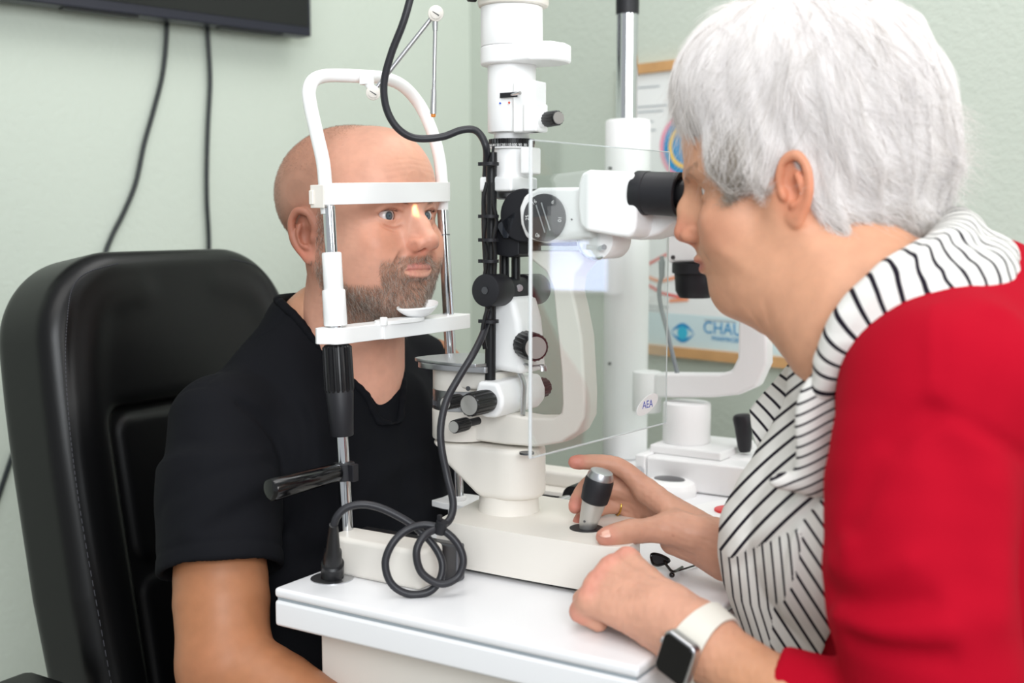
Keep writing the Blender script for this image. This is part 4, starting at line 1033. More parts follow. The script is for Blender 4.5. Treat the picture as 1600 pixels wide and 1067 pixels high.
def scatter(V, Q, n, wfn, rng=RNG):
    c = V[Q].mean(1); a = np.linalg.norm(np.cross(V[Q[:, 1]] - V[Q[:, 0]], V[Q[:, 3]] - V[Q[:, 0]]), axis=1) * np.maximum(wfn(c), 0)
    i = rng.choice(len(Q), n, p=a / a.sum()); w = rng.random((n, 4)); w /= w.sum(1, keepdims=True)
    return (V[Q[i]] * w[:, :, None]).sum(1)
def onsurf(v, P, off=0.0, it=6):
    P = np.array(P, float)
    for _ in range(it): P = P - v.grad(P) * (v.sample(P) - off)[:, None]
    return [p for p in P]
def smst(x, a, b): t = np.clip((x - a) / (b - a), 0, 1); return t * t * (3 - 2 * t)

def face_sculpt(v, p):
    """head in its own frame: x forward, y to its left, z up, origin between the ears at eye height"""
    g = p.get
    v.ell((g('cx', -.018), 0, .030), (g('cl', .106), g('cw', .079), g('ch', .086)), 0)
    v.ell((-.045, 0, .025), (.075, .074, .070), .03)
    v.ell((.036, 0, .038), (.050, .060, .062), .03)                       # forehead
    v.ell((.028, 0, -.045), (.056, .060, .070), .03)                      # face block
    for s in (-1, 1):
        v.cone((-.005, s * .056, -.052), (.052, s * .030, -.098), .017, .017, .03)      # jaw
        v.cone((-.008, s * .060, -.02), (-.005, s * .056, -.055), .016, .016, .03)
        v.ell((.058, s * .043, -.030), (.024, .022, .020), .02)             # cheekbone
        v.ell((.062, s * .030, -.048), (.022, .020, .022), .02)             # cheek
        v.cone((.084, s * .012, .020), (.064, s * .050, .020), .0105, .0095, .014)      # brow
        v.ell((.040, s * .058, .012), (.020, .010, .022), .02)              # temple
    v.ell((.070, 0, -.066), (.026, .031, .026), .02)                      # muzzle
    v.ell((.070, 0, -.104), (.021, .024, .018), .02)                      # chin
    v.ell((.052, 0, -.115), (.025, .028, .012), .02)
    for s in (-1, 1): v.ell((.094, s * .033, -.001), (.019, .021, .0135), .012, op='s')  # sockets
    nt = g('nose', (.121, -.036)); nr = g('nr', .0112)
    v.cone((.084, 0, .012), (.100, 0, -.012), .0075, .0085, .012)          # bridge
    v.cone((.098, 0, -.010), (nt[0] - .011, 0, nt[1]), .0085, nr, .006)
    for s in (-1, 1): v.cone((.082, s * .006, -.004), (.094, s * .010, -.034), .0075, .0085, .012)
    v.ell((nt[0] - .010, 0, nt[1] - .001), (nr, nr * 1.05, nr * .95), .004)
    for s in (-1, 1):
        v.ell((nt[0] - .020, s * .0125, nt[1] - .005), (.0125, .0068, .0085), .005)    # wings
    v.cone((nt[0] - .018, 0, nt[1] - .010), (.092, 0, -.056), .0055, .0045, .008)      # philtrum
    for s in (-1, 1):
        v.ell((nt[0] - .0155, s * .0072, nt[1] - .0120), (.0066, .0034, .0050), .0015, op='s')
        v.dent(onsurf(v, catmull([(nt[0] - .013, s * .017, nt[1] + .006), (nt[0] - .025, s * .020, nt[1] + .003), (nt[0] - .030, s * .019, nt[1] - .008), (nt[0] - .026, s * .015, nt[1] - .013)], 4)), .0016, .0022)
    return v
def lids(v, ex, ey, r, open_up, open_dn, tilt=0.0):
    """eyelids as a shell with an almond opening"""
    for s in (-1, 1):
        c = np.array((ex, s * ey, 0.0)); m = r + .006
        sl, G = v.blk(c - m, c + m); X, Y, Z = G[0] - c[0], G[1] - c[1], G[2] - c[2]
        rr = np.sqrt(X * X + Y * Y + Z * Z); sh = rr - (r + .0029)
        yo = Y * s; zz = Z - tilt * yo
        half = np.clip(1 - (yo / .0162) ** 2, 0, 1)
        up = zz - open_up * half ** .6; dn = -zz - open_dn * half ** .8
        slit = np.maximum(np.maximum(up, dn), -(X - .004))
        D = np.maximum(sh, -slit * .7)
        D = np.where((np.maximum(up, dn) < 0) & (X > .002), np.maximum(D, -np.maximum(up, dn) * .8), D)
        v.put(sl, D.astype(np.float32) + 0 * rr, .0035, 'u')
        # clear the ball itself
        sl, G = v.blk(c - m, c + m)
        v.put(sl, (np.sqrt((G[0] - c[0]) ** 2 + (G[1] - c[1]) ** 2 + (G[2] - c[2]) ** 2) - (r + .0004)).astype(np.float32), .0, 's')
def ear(v, c, s, h=.064, w=.036, flare=.45):
    """ear on side s (+1 left); c is its centre"""
    c = np.array(c, float); ax = np.array((-math.cos(flare), s * math.sin(flare), 0)); up = np.array((-.16, 0, .987)); nn = np.cross(ax, up) * s
    E = lambda a, b, o=0.0: c + ax * a + up * b + nn * o * 1.0
    hh = h / 2; ww = w / 2
    out = np.cross(up, ax) * (1 if (np.cross(up, ax)[1] * s) > 0 else -1)
    O = lambda a, b, o=0.0: c + ax * a + up * b + out * o
    Rm = np.stack([ax, up, out], 1)
    v.ell(O(0, .002, -.002), (ww * .92, hh * .88, .0035), .004, R=Rm)                       # shell
    helix = [O(-ww * .75, -.004, .001), O(-ww * .8, hh * .45, .004), O(-ww * .35, hh * .88, .005), O(ww * .35, hh * .93, .005), O(ww * .88, hh * .5, .004), O(ww * .95, -.002, .003), O(ww * .72, -hh * .45, .002), O(ww * .2, -hh * .80, .001)]
    v.chain(helix, [.0026, .0036, .0040, .0040, .0038, .0036, .0034, .0040], .003, n=4)
    v.ell(O(-.002, -hh * .80, .001), (.0082, .0095, .0042), .004, R=Rm)                        # lobe
    anti = [O(ww * .25, hh * .45, .003), O(ww * .42, hh * .1, .004), O(ww * .25, -hh * .3, .004), O(-ww * .1, -hh * .48, .004)]
    v.chain(anti, [.0025, .0030, .0030, .0030], .003, n=3)
    v.ell(O(-ww * .05, .0, .005), (ww * .40, hh * .34, .0065), .003, R=Rm, op='s')                # bowl
    v.ell(O(ww * .08, hh * .62, .006), (ww * .5, hh * .12, .0035), .003, R=Rm, op='s')
    v.ell(O(-ww * .62, -.003, .004), (.004, .0065, .0038), .003, R=Rm)                          # tragus
def eyeball(M, c, r, gaze, parent, irisc='55636c'):
    g_ = np.array(gaze, float); g_ /= np.linalg.norm(g_)
    A, _ = axisframe(c, np.array(c) + g_)
    b = MB(M @ A); b.ball((0, 0, 0), r - .0002, 48)
    o = b.build('eyeball', 'eye_white', parent, fixn=True)
    me = o.data; n = len(me.vertices); co = np.zeros(n * 3); me.vertices.foreach_get('co', co); co = co.reshape(-1, 3)
    off = np.array(parent_world(parent)); W_ = co + off; L_ = tf(inv(M @ A), W_); th = np.arccos(np.clip(L_[:, 2] / r, -1, 1))
    C = np.tile(np.array(lin('e9e4e2')), (n, 1)); C[th > .75] = lin('e3cfcb')
    C[th < .445] = lin('39434a'); C[th < .40] = lin(irisc); C[th < .19] = lin('08080a')
    ca = me.color_attributes.new('tint', 'FLOAT_COLOR', 'POINT'); ca.data.foreach_set('color', np.concatenate([C, np.ones((n, 1))], 1).astype(np.float32).ravel())
    return o

# ================================================================ the man
a40 = math.radians(40)
HM = np.eye(4); fx = np.array((math.cos(a40), -math.sin(a40), 0)); ly = np.array((math.sin(a40), math.cos(a40), 0))
HS = 1.03
HM[:3, 0] = fx * HS; HM[:3, 1] = ly * HS; HM[:3, 2] = np.array((0, 0, 1)) * HS; HM[:3, 3] = (-.189, 1.540, 1.205)
man = thing('person', (-.235, 1.575, .5), 'bald bearded man in a black t-shirt sitting with his forehead against the white band', 'person')
v = Vox((-.15, -.115, -.24), (.145, .115, .130), .00125)
face_sculpt(v, dict(cx=-.020, cl=.108, cw=.080, nose=(.1215, -.0285), nr=.0106, ch=.082))
for s in (-1, 1): v.ell((.038, s * .044, -.058), (.036, .021, .034), .03)
v.cone((-.022, 0, -.05), (-.038, 0, -.24), .055, .070, .03)
v.cone((-.005, 0, -.075), (-.03, 0, -.24), .046, .058, .03)
for s in (-1, 1): v.cone((-.03, s * .05, -.045), (.0, s * .018, -.20), .012, .011, .02)     # neck muscle
v.cone((.02, 0, -.125), (.0, 0, -.16), .014, .014, .02)                                       # larynx
ER = .0125
lids(v, .0665, .0325, ER, .0054, .0044, .04)
for s in (-1, 1):
    S_ = lambda *p: onsurf(v, [(x, s * y, z) for x, y, z in p])
    v.chain(S_((.083, .018, .0075), (.083, .027, .0115), (.080, .038, .0115), (.072, .048, .006)), [.0018, .0024, .0024, .0018], .004, n=3)      # upper fold
    v.dent(catmull(S_((.081, .017, .0052), (.082, .027, .0092), (.080, .037, .0088), (.072, .046, .0040)), 4), .0016, .0015)
    v.chain(S_((.0815, .018, -.009), (.0815, .028, -.0125), (.076, .041, -.010)), [.0014, .0018, .0014], .006, n=3)                         # pouch
    v.chain(S_((.079, .018, -.013), (.079, .030, -.0170), (.073, .043, -.014)), [.0007, .0009, .0007], .004, 's', n=3)
    v.chain(S_((.104, .021, -.036), (.096, .028, -.048), (.088, .033, -.058)), [.0008, .0012, .0008], .008, 's', n=3)                        # smile line
    for k in range(3): v.chain(S_((.068, .049, .000 - .004 * k), (.060, .056, .001 - .006 * k)), [.0005, .0003], .002, 's')
# mouth
lipU = [(.077, -.030, -.0635), (.0925, -.016, -.0615), (.0975, -.004, -.0598), (.0968, 0, -.0606), (.0975, .004, -.0598), (.0925, .016, -.0615), (.077, .030, -.0635)]
lipL = [(.078, -.027, -.0660), (.0915, -.014, -.0695), (.0955, 0, -.0710), (.0915, .014, -.0695), (.078, .027, -.0660)]
v.chain(lipU, [.0014, .0024, .0029, .0026, .0029, .0024, .0014], .003, n=3)
v.chain(lipL, [.0018, .0034, .0040, .0034, .0018], .003, n=3)
v.chain([(.077, -.033, -.0635), (.0935, -.016, -.0648), (.0985, 0, -.0655), (.0935, .016, -.0648), (.077, .033, -.0635)], [.0008, .0010, .0010, .0010, .0008], .002, 's', n=4)
v.chain(onsurf(v, [(.09, -.016, -.082), (.095, 0, -.083), (.09, .016, -.082)], .001), [.002, .003, .002], .008, 's', n=3)
# forehead wrinkles
for zz, w_ in ((.046, .040), (.054, .044), (.061, .036), (.068, .030)):
    v.dent(onsurf(v, catmull([(.08, -w_, zz - .004), (.09, -.014, zz + .001), (.09, .010, zz - .001), (.08, w_, zz - .004)], 5)), .0006, .0013)
for s in (-1, 1):
    ear(v, (-.017, s * .0815, -.024), s, .063, .035, .42)
v.noise(.00007, .012, 3); v.blur(1)
Vh, Qh = v.nets(); vman = v
def stub(P):      # scalp stubble region
    fr = smst(P[:, 2], .030, .062) ; back = smst(-P[:, 0], -.030, .012)
    return np.clip(back * smst(P[:, 2], -.055, -.03), 0, 1)
def beardw(P):
    x, y, z = P[:, 0], np.abs(P[:, 1]), P[:, 2]
    line = -.052 - .030 * smst(x, .005, .045) + .030 * smst(x, .074, .084)      # upper limit of the beard
    w = smst(line - z, -.004, .008) * smst(x, -.012, .004)
    side = smst(x, -.002, .006) * (1 - smst(x, .010, .020)) * smst(.012 - z, 0, .01) * smst(y, .05, .06)
    w = np.maximum(w, side * .8)
    must = smst(x, .078, .088) * smst(-.0455 - z, 0, .005) * (1 - smst(-z, .0585, .062)) * (1 - smst(y, .028, .034))
    lip = ((x - .095) / .022) ** 2 + (y / .024) ** 2 + ((z + .0655) / .0075) ** 2 < 1
    under = np.exp(-(((z + .081) / .006) ** 2 + (y / .020) ** 2)) * (x > .08) * .55
    w = np.maximum(w * (1 - under), must); w[lip] = 0
    return w * smst(z, -.150, -.125)
C = tint_of(Vh, 'd9a18a', [((.10, 0, -.040), (.030, .024, .022), 'c9775f', .55), ((.072, -.045, -.030), (.03, .025, .025), 'd08a6c', .5), ((.072, .045, -.030), (.03, .025, .025), 'd08a6c', .5), ((.07, 0, .075), (.05, .06, .05), 'dba58c', .6), ((-.024, -.09, -.024), (.036, .03, .045), 'c26a55', .8), ((-.024, .09, -.024), (.036, .03, .045), 'c26a55', .8)])
pass
sw = stub(Vh)[:, None] * .58; C = C * (1 - sw) + np.array(lin('8a6450')) * sw
bw = beardw(Vh)[:, None] * .55; C = C * (1 - bw) + np.array(lin('80604c')) * bw
pts = np.array([lipU[i] for i in range(7)] + lipL); 
dd = np.min(np.linalg.norm(Vh[:, None, :] - np.array(catmull(lipU, 3) + catmull(lipL, 3))[None], axis=2), axis=1) if False else None
near = (Vh[:, 0] > .07) & (np.abs(Vh[:, 1]) < .03) & (Vh[:, 2] < -.055) & (Vh[:, 2] > -.085)
LP = np.array(catmull(lipU, 3) + catmull(lipL, 3)); idx = np.where(near)[0]
dl = np.min(np.linalg.norm(Vh[idx][:, None] - LP[None], axis=2), axis=1); wl = np.clip((.0050 - dl) / .0016, 0, 1)[:, None] * .8
C[idx] = C[idx] * (1 - wl) + np.array(lin('c47a74')) * wl

# torso shape shared by skin and shirt (torso frame: x forward, y to his left, world z)
TM_ = np.eye(4); TM_[:3, 0] = (.743, -.669, 0); TM_[:3, 1] = (.669, .743, 0); TM_[:3, 3] = (-.240, 1.585, 0)
Ti = inv(TM_)
def torso(v, infl=0.0):
    v.ell((.0, 0, .86), (.118 + infl, .188 + infl, .19 + infl), .04)
    v.ell((.020, 0, .64), (.140 + infl, .185 + infl, .27 + infl), .06)
    v.ell((.058, -.075, .885), (.055 + infl, .085, .075), .05); v.ell((.058, .075, .885), (.055 + infl, .085, .075), .05)
    for s in (-1, 1):
        v.cone((-.022, s * .040, 1.045), (-.012, s * .145, .968 + .018 * s), .040 + infl, .046 + infl, .05)
        v.ell((-.01, s * (.163 + .005 * s), .950 + .02 * s), (.054 + infl, .054 + infl, .052 + infl), .04)
    v.cone((-.008, 0, 1.06), (-.01, 0, .98), .062 + infl, .090 + infl, .05)
Sn = tf(Ti, W(336, 660, 1.425))[0]; En = tf(Ti, W(350, 1040, 1.300))[0]; Wn = tf(Ti, W(640, 1210, 1.22))[0]
Sf = np.array((.00, .178, .975)); Ef = tf(Ti, W(712, 900, 1.66))[0]; Wf = tf(Ti, W(640, 980, 1.50))[0]
vt = Vox((-.20, -.32, .50), (.26, .30, 1.16), .004)
torso(vt, -.009)
vt.cone((-.000, 0, 1.06), (-.004, 0, 1.00), .050, .060, .03)
Vt_, Qt_ = vt.nets()
va_ = Vox((-.16, -.34, .42), (.34, -.08, 1.02), .0026)
va_.chain([Sn, Sn + (En - Sn) * .35, Sn + (En - Sn) * .75, En], [.048, .0505, .0545, .0480], .012, n=4)
va_.chain([En + (0, 0, .004), En + (Wn - En) * .3, En + (Wn - En) * .7, Wn], [.0475, .0495, .040, .030], .02, n=4)
va_.ell(En + np.array((-.012, -.004, -.01)), (.032, .036, .036), .02)
va_.blur(1); Va_, Qa_ = va_.nets()
vf_ = Vox((-.12, .12, .60), (.34, .34, 1.04), .005)
vf_.chain([Sf, Ef], [.055, .050], .012); vf_.chain([Ef, Wf], [.046, .034], .012); Vf_, Qf_ = vf_.nets()
allV, allQ = join_vq([(tf(HM, Vh), Qh), (tf(TM_, Vt_), Qt_), (tf(TM_, Va_), Qa_), (tf(TM_, Vf_), Qf_)])
C2 = np.concatenate([C, np.tile(np.array(lin('cf9a7c')), (len(Vt_), 1)), tint_of(Va_, 'a8714f', [((En[0], En[1], En[2]), (.05, .05, .05), 'b0705a', .5)]), np.tile(np.array(lin('a8714f')), (len(Vf_), 1))])
mesh_vq('body', allV, allQ, 'skin', man, None, C2)
for s in (-1, 1): eyeball(HM, (.0665, s * .0325, 0), ER, (1, -.13 - s * .02, .0), man)
# t-shirt
vs_ = Vox((-.21, -.36, .50), (.28, .31, 1.16), .0032)
torso(vs_, .005)
hem = Sn + (En - Sn) * .63
vs_.cone(Sn, Sn + (hem - Sn) * .5, .055, .066, .04)
capped(vs_, Sn + (hem - Sn) * .3, hem, .067, .073, .02, rnd=.003)
hf = Sf + (Ef - Sf) * .75; capped(vs_, Sf, hf, .064, .068, .03, rnd=.003)
capped(vs_, hem - (hem - Sn) * .10, hem + (hem - Sn) * .2, .064, .0655, .0, 's', rnd=.001)
# creases
def tl(px, py, D): return tf(Ti, W(px, py, D))[0]
def crease(pix, r, k, op='s', off=.0, up=.5):
    P_ = []
    for x, y in pix:
        h_ = hit(vs_, TM_, x, y)
        if h_ is not None: 
            q_ = tf(Ti, h_)[0]; P_.append(q_ + vs_.grad(q_[None])[0] * off)
    if len(P_) > 1: vs_.dent(catmull(P_, 4), r, k)
crease([(447, 800), (446, 740), (436, 690), (410, 655), (380, 632)], .007, .007)
crease([(458, 830), (470, 760), (478, 700), (470, 650)], .004, .010); crease([(470, 830), (487, 760), (494, 690), (480, 630)], -.003, .010)
crease([(320, 825), (365, 800), (425, 765)], .003, .010); crease([(290, 830), (350, 795), (425, 745)], -.003, .011); crease([(270, 775), (330, 745), (430, 720)], .003, .010)
crease([(290, 690), (350, 700), (425, 715)], .0022, .009); crease([(620, 640), (640, 700), (630, 790)], .004, .014); crease([(570, 720), (590, 650), (600, 600)], .003, .012)
crease([(655, 600), (680, 680), (690, 760)], -.004, .014); crease([(480, 880), (560, 850), (640, 800)], .004, .014); crease([(480, 660), (445, 610), (400, 575)], .003, .010)
crease([(250, 800), (270, 760), (300, 740)], .002, .008); crease([(560, 790), (600, 740), (660, 720)], -.003, .012)
vs_.noise(.0008, .10, 5)
# neck opening
vs_.cone((-.014, 0, 1.20), (.012, 0, 1.055), .070, .0700, .003, 's'); vs_.cone((.012, 0, 1.055), (.066, 0, 1.040), .070, .058, .003, 's')
vs_.blur(1)
# sleeve hem and shoulder seams
for pix in ([(286, 612), (310, 603), (340, 607), (372, 628), (402, 655), (428, 688), (444, 730)], [(322, 600), (352, 570), (390, 540), (425, 512), (446, 490)]):
    P_ = [tf(Ti, h_)[0] for h_ in (hit(vs_, TM_, x, y) for x, y in pix) if h_ is not None]
    if len(P_) > 1: vs_.dent(catmull(P_, 4), .0022, .0034)
e_ = (hem - Sn) / np.linalg.norm(hem - Sn); x_ = np.cross(e_, (0, 1, 0)); x_ /= np.linalg.norm(x_); y_ = np.cross(e_, x_); hc_ = hem - e_ * .022
vs_.dent([hc_ + .0725 * (math.cos(t) * x_ + math.sin(t) * y_) for t in np.linspace(0, 6.2832, 40)], .0018, .0032)
Vs_, Qs_ = vs_.nets()
shirt = mesh_vq('t_shirt', Vs_, Qs_, 'cotton_black', man, TM_)
shirt_v = vs_
# ribbed collar following the opening
vc_ = Vox((-.12, -.11, .94), (.16, .11, 1.14), .0016)
cpts = []
for t in np.linspace(0, 2 * math.pi, 72, endpoint=False):
    cx_, cy_ = math.cos(t), math.sin(t); best = None
    # walk down the opening wall until shirt material is met
    for z_ in np.arange(1.14, .93, -.003):
        f_ = np.clip((1.055 - z_) / .035, 0, 1); cen = np.array((.004, 0)); 
        R_ = .0725
        p_ = np.array((cen[0] + R_ * cx_ * (1 + .55 * max(cx_, 0)), R_ * cy_ * 1.02, z_ ))
        if vs_.sample(p_[None])[0] < .0: best = p_; break
    if best is not None: cpts.append(best)
if len(cpts) > 10:
    vc_.chain(cpts + [cpts[0]], [.0052] * (len(cpts) + 1), .004); vc_.blur(1); Vc_, Qc_ = vc_.nets(); mesh_vq('collar', Vc_, Qc_, 'cotton_black', shirt, TM_)
# trousers, seen only under the table
vp_ = Vox((-.25, -.22, .38), (.62, .26, .62), .008)
for s in (-1, 1): vp_.chain([(.0, s * .09, .52), (.22, s * .11, .53), (.50, s * .12, .50)], [.095, .085, .065], .03)
Vp_, Qp_ = vp_.nets(); mesh_vq('trousers', Vp_, Qp_, 'cotton_black', man, TM_)
# hair: beard, stubble, eyebrows, lashes
rt = scatter(Vh, Qh, 9000, beardw)
dr_ = np.zeros_like(rt); dr_[:, 0] = .25; dr_[:, 2] = -.9; mm = (rt[:, 2] > -.066) & (rt[:, 0] > .075); dr_[mm] = np.stack([np.full(mm.sum(), .1), np.sign(rt[mm, 1]) * .5, np.full(mm.sum(), -.8)], 1)
ln = np.where(mm, .0062, .009 + .005 * smst(-rt[:, 2], .07, .11)) * RNG.uniform(.5, 1.1, len(rt))
P_, R_ = grow(vman, HM, rt, dr_, ln, 4, .00011, wob=.75, lift=.55)
grey = RNG.random(len(rt)) < .42
mat('hair_grey', 'bdb2a8', .5)
bd = strands('beard', P_[~grey], R_[~grey], 'hair_grey_brown', man); strands('grey_hairs', P_[grey], R_[grey], 'hair_grey', bd)
rt = scatter(Vh, Qh, 12000, lambda P: stub(P) * (1 - beardw(P)) * (np.abs(P[:, 1]) < .0795) * (P[:, 2] > -.06))
P_, R_ = grow(vman, HM, rt, np.tile((.2, 0, -.6), (len(rt), 1)), np.full(len(rt), .0022), 2, .00007, wob=.3, lift=1.2); strands('scalp_stubble', P_, R_, 'hair_stubble', man)
def browroots(n, sgn, zoff=.0, c0=(.088, .014, .0165), c1=(.066, .050, .0185)):
    t = RNG.random(n); x = c0[0] + (c1[0] - c0[0]) * t ** 1.4; y = c0[1] + (c1[1] - c0[1]) * t; z = c0[2] + .006 * np.sin(t * 2.6) + (RNG.random(n) - .5) * .007 * (1 - .5 * t)
    return np.stack([x + .004, sgn * y, z + zoff], 1)
for s in (-1, 1):
    r0 = browroots(260, s)
    for _ in range(5): r0 = r0 - vman.grad(r0) * vman.sample(r0)[:, None]
    P_, R_ = grow(vman, HM, r0, np.tile((-.2, s * .8, .15), (len(r0), 1)), np.full(len(r0), .007), 3, .00009, wob=.3, lift=.25); strands('eyebrow', P_, R_, 'hair_stubble', man)
for s in (-1, 1):
    t_ = RNG.random(70); yy = -.0125 + .026 * t_; hf_ = np.clip(1 - (yy / .0150) ** 2, 0, 1)
    zz = .0054 * hf_ ** .6 + .0006 + .04 * yy; xx = np.sqrt(np.maximum((ER + .0018) ** 2 - yy ** 2 - zz ** 2, 0))
    rt = np.stack([.0665 + xx, s * (.0325 + yy), zz], 1); P_, R_ = grow(vman, HM, rt, np.stack([np.ones(70), s * (t_ - .4) * .8, np.full(70, .25)], 1), np.full(70, .006), 3, .00009, wob=.15, lift=.0, gravity=(0, 0, .6), follow=False)
    strands('eyelashes', P_, R_, 'lash', man)
# the slit beam of the lamp, thrown from the mirror to the inner corner of the eye
ls = bpy.data.lights.new('slit_beam', 'SPOT'); ls.energy = 3.0; ls.color = (1.0, .70, .38); ls.spot_size = math.radians(9); ls.spot_blend = .7; ls.shadow_soft_size = .002
lo = bpy.data.objects.new('slit_beam', ls); COL.objects.link(lo); lo.location = tuple(UV(.118, .012, 1.195))
tgt = tf(HM, (.090, -.007, .006))[0]; lo.rotation_euler = (Vector(tgt) - lo.location).to_track_quat('-Z', 'Y').to_euler(); lo.scale = (.4, 1, 1)
# ================================================================ the doctor
mat('skin_light', 'd9a184', .48, attr='tint', sss=.12, sssr=(1, .35, .2), sscale=.010, bump=.14, bscale=420, bdist=.0008, spec=.35, var=.07, vscale=50)
mat('hair_white', 'f6f2f1', .42, spec=.4)
mat('hair_silver', 'd8d2cd', .42, spec=.4)
mat('hair_ash', '94897b', .5, spec=.35)
mat('hair_mass', 'c9c3bd', .7, spec=.2, attr='tint')
mat('cardigan_red', 'a6041f', .85, bump=.3, bscale=1800, bdist=.0005, spec=.12, sheen=.0)
mat('strap_cream', 'dcd8cd', .5)
mat('nail', 'dba894', .3, spec=.5)
mat('gold', 'c9a050', .25, metal=1.0)

lady = thing('person', (.45, 1.05, .5), 'white-haired person in a red cardigan and striped scarf leaning to the eyepieces', 'person')
f0_ = np.array((-.965, .262, 0)); f0_ /= np.linalg.norm(f0_); pit = math.radians(13)
fw = f0_ * math.cos(pit) + np.array((0, 0, -1)) * math.sin(pit)
lw_ = np.array((-f0_[1], f0_[0], 0)); upw = np.cross(fw, lw_)
HW = np.eye(4); S_W = .98
HW[:3, 0] = fw * S_W; HW[:3, 1] = lw_ * S_W; HW[:3, 2] = upw * S_W
eyew = W(1098, 300, 1.185)
HW[:3, 3] = eyew - S_W * (fw * .076 + lw_ * .031)
v = Vox((-.27, -.12, -.29), (.135, .13, .135), .0015)
face_sculpt(v, dict(cx=-.020, cl=.104, cw=.077, nose=(.117, -.034), nr=.0098))
v.ell((.050, .040, -.055), (.024, .022, .030), .025); v.ell((.050, -.040, -.055), (.024, .022, .030), .025)
v.ell((.045, 0, -.110), (.030, .034, .018), .03)
lids(v, .0650, .0320, .0122, .0040, .0030, -.02)
v.chain([(.082, -.026, -.070), (.0965, -.010, -.0655), (.0985, 0, -.0655), (.0965, .010, -.0655), (.082, .026, -.070)], [.0018, .0030, .0032, .0030, .0018], .003, n=3)
v.chain([(.082, -.024, -.0725), (.0955, 0, -.0765), (.082, .024, -.0725)], [.0018, .0040, .0018], .003, n=4)
v.chain([(.080, -.028, -.0705), (.0985, -.010, -.0705), (.1000, 0, -.0708), (.0985, .010, -.0705), (.080, .028, -.0705)], [.0008] * 5, .002, 's', n=3)
for s in (-1, 1):
    ear(v, (-.014, s * .0835, -.020), s, .066, .034, .42)
    v.dent(onsurf(v, catmull([(.10, s * .021, -.036), (.092, s * .030, -.050), (.082, s * .036, -.066)], 4)), .0012, .003)
    for k in range(4): v.dent(onsurf(v, [(.068, s * .046, .006 - .005 * k), (.050, s * .058, .010 - .009 * k)]), .0005, .0014)
    v.dent(onsurf(v, catmull([(.060, s * .052, -.060), (.045, s * .060, -.085), (.02, s * .06, -.100)], 4)), -.0015, .008)
LW = lambda p: tf(inv(HW), p)[0]
NBW = W(1425, 520, 1.10); _nl = LW(NBW)
v.cone((-.052, 0, -.052), _nl, .050, .066, .03); v.cone((.012, 0, -.080), LW(NBW + np.array((-.055, 0, -.02))), .038, .050, .04)
v.cone((.040, 0, -.098), LW(W(1305, 520, 1.13)), .024, .042, .04); v.cone((.02, 0, -.085), LW(W(1330, 480, 1.12)), .040, .050, .04)
v.cone((-.02, .045, -.045), LW(W(1350, 560, 1.07)), .013, .012, .03)
v.blur(1)
vlady = v
Vg, Qg = v.nets()
C = tint_of(Vg, 'd29c7e', [((.10, 0, -.036), (.028, .022, .020), 'c6705c', .6), ((.065, .048, -.038), (.03, .025, .03), 'd08c72', .5), ((-.014, .09, -.020), (.028, .022, .040), 'cf7f60', .7), ((.098, 0, -.071), (.012, .030, .008), 'b9605c', .8), ((.03, .05, -.09), (.05, .03, .03), 'd5a283', .4)])
# torso skin core, hidden under clothing
vtw = Vox((.08, .74, .50), (.78, 1.52, 1.20), .008)
def lady_torso(v, k=0.0):
    v.cone(W(1445, 610, 1.12), W(1520, 900, 1.16), .115 + k, .150 + k, .06)
    v.cone(W(1520, 900, 1.16), W(1640, 1250, 1.20), .150 + k, .170 + k, .06)
lady_torso(vtw, -.03); Vtw, Qtw = vtw.nets()

# ---- right hand round the joystick (palm towards the camera)
def WP(*l): return [W(*p) for p in l]
vh = Vox(W(1010, 780, 1.30) + np.array((-.13, -.09, -.085)), W(1010, 780, 1.30) + np.array((.21, .10, .085)), .00115)
wr = W(1140, 862, 1.262)
mcp = dict(i=W(1008, 766, 1.328), m=W(1024, 776, 1.350), r=W(1030, 802, 1.358), p=W(1030, 826, 1.356))
for key, rr in (('i', .0115), ('m', .0115), ('r', .0110), ('p', .0100)):
    vh.cone(wr + (mcp[key] - wr) * .05, mcp[key], .0175, rr, .012)
vh.cone(W(1105, 838, 1.285), W(1035, 790, 1.335), .0175, .0125, .014)
vh.chain([mcp['i'], W(988, 744, 1.330), W(962, 727, 1.333), W(930, 722, 1.332), W(898, 722, 1.328)], [.0125, .0102, .0094, .0084, .0076], .006, n=3)
vh.chain([mcp['m'], W(990, 752, 1.358), W(955, 742, 1.356), W(925, 752, 1.346), W(907, 772, 1.335), W(899, 792, 1.324)], [.0120, .0095, .0090, .0086, .0082, .0078], .005, n=3)
vh.chain([mcp['r'], W(990, 795, 1.366), W(955, 790, 1.360), W(925, 800, 1.350), W(908, 812, 1.338), W(906, 824, 1.330)], [.0115, .0092, .0088, .0083, .0078, .0070], .005, n=3)
vh.chain([mcp['p'], W(1000, 828, 1.362), W(972, 828, 1.356), W(952, 826, 1.346)], [.0105, .0082, .0076, .0068], .005, n=3)
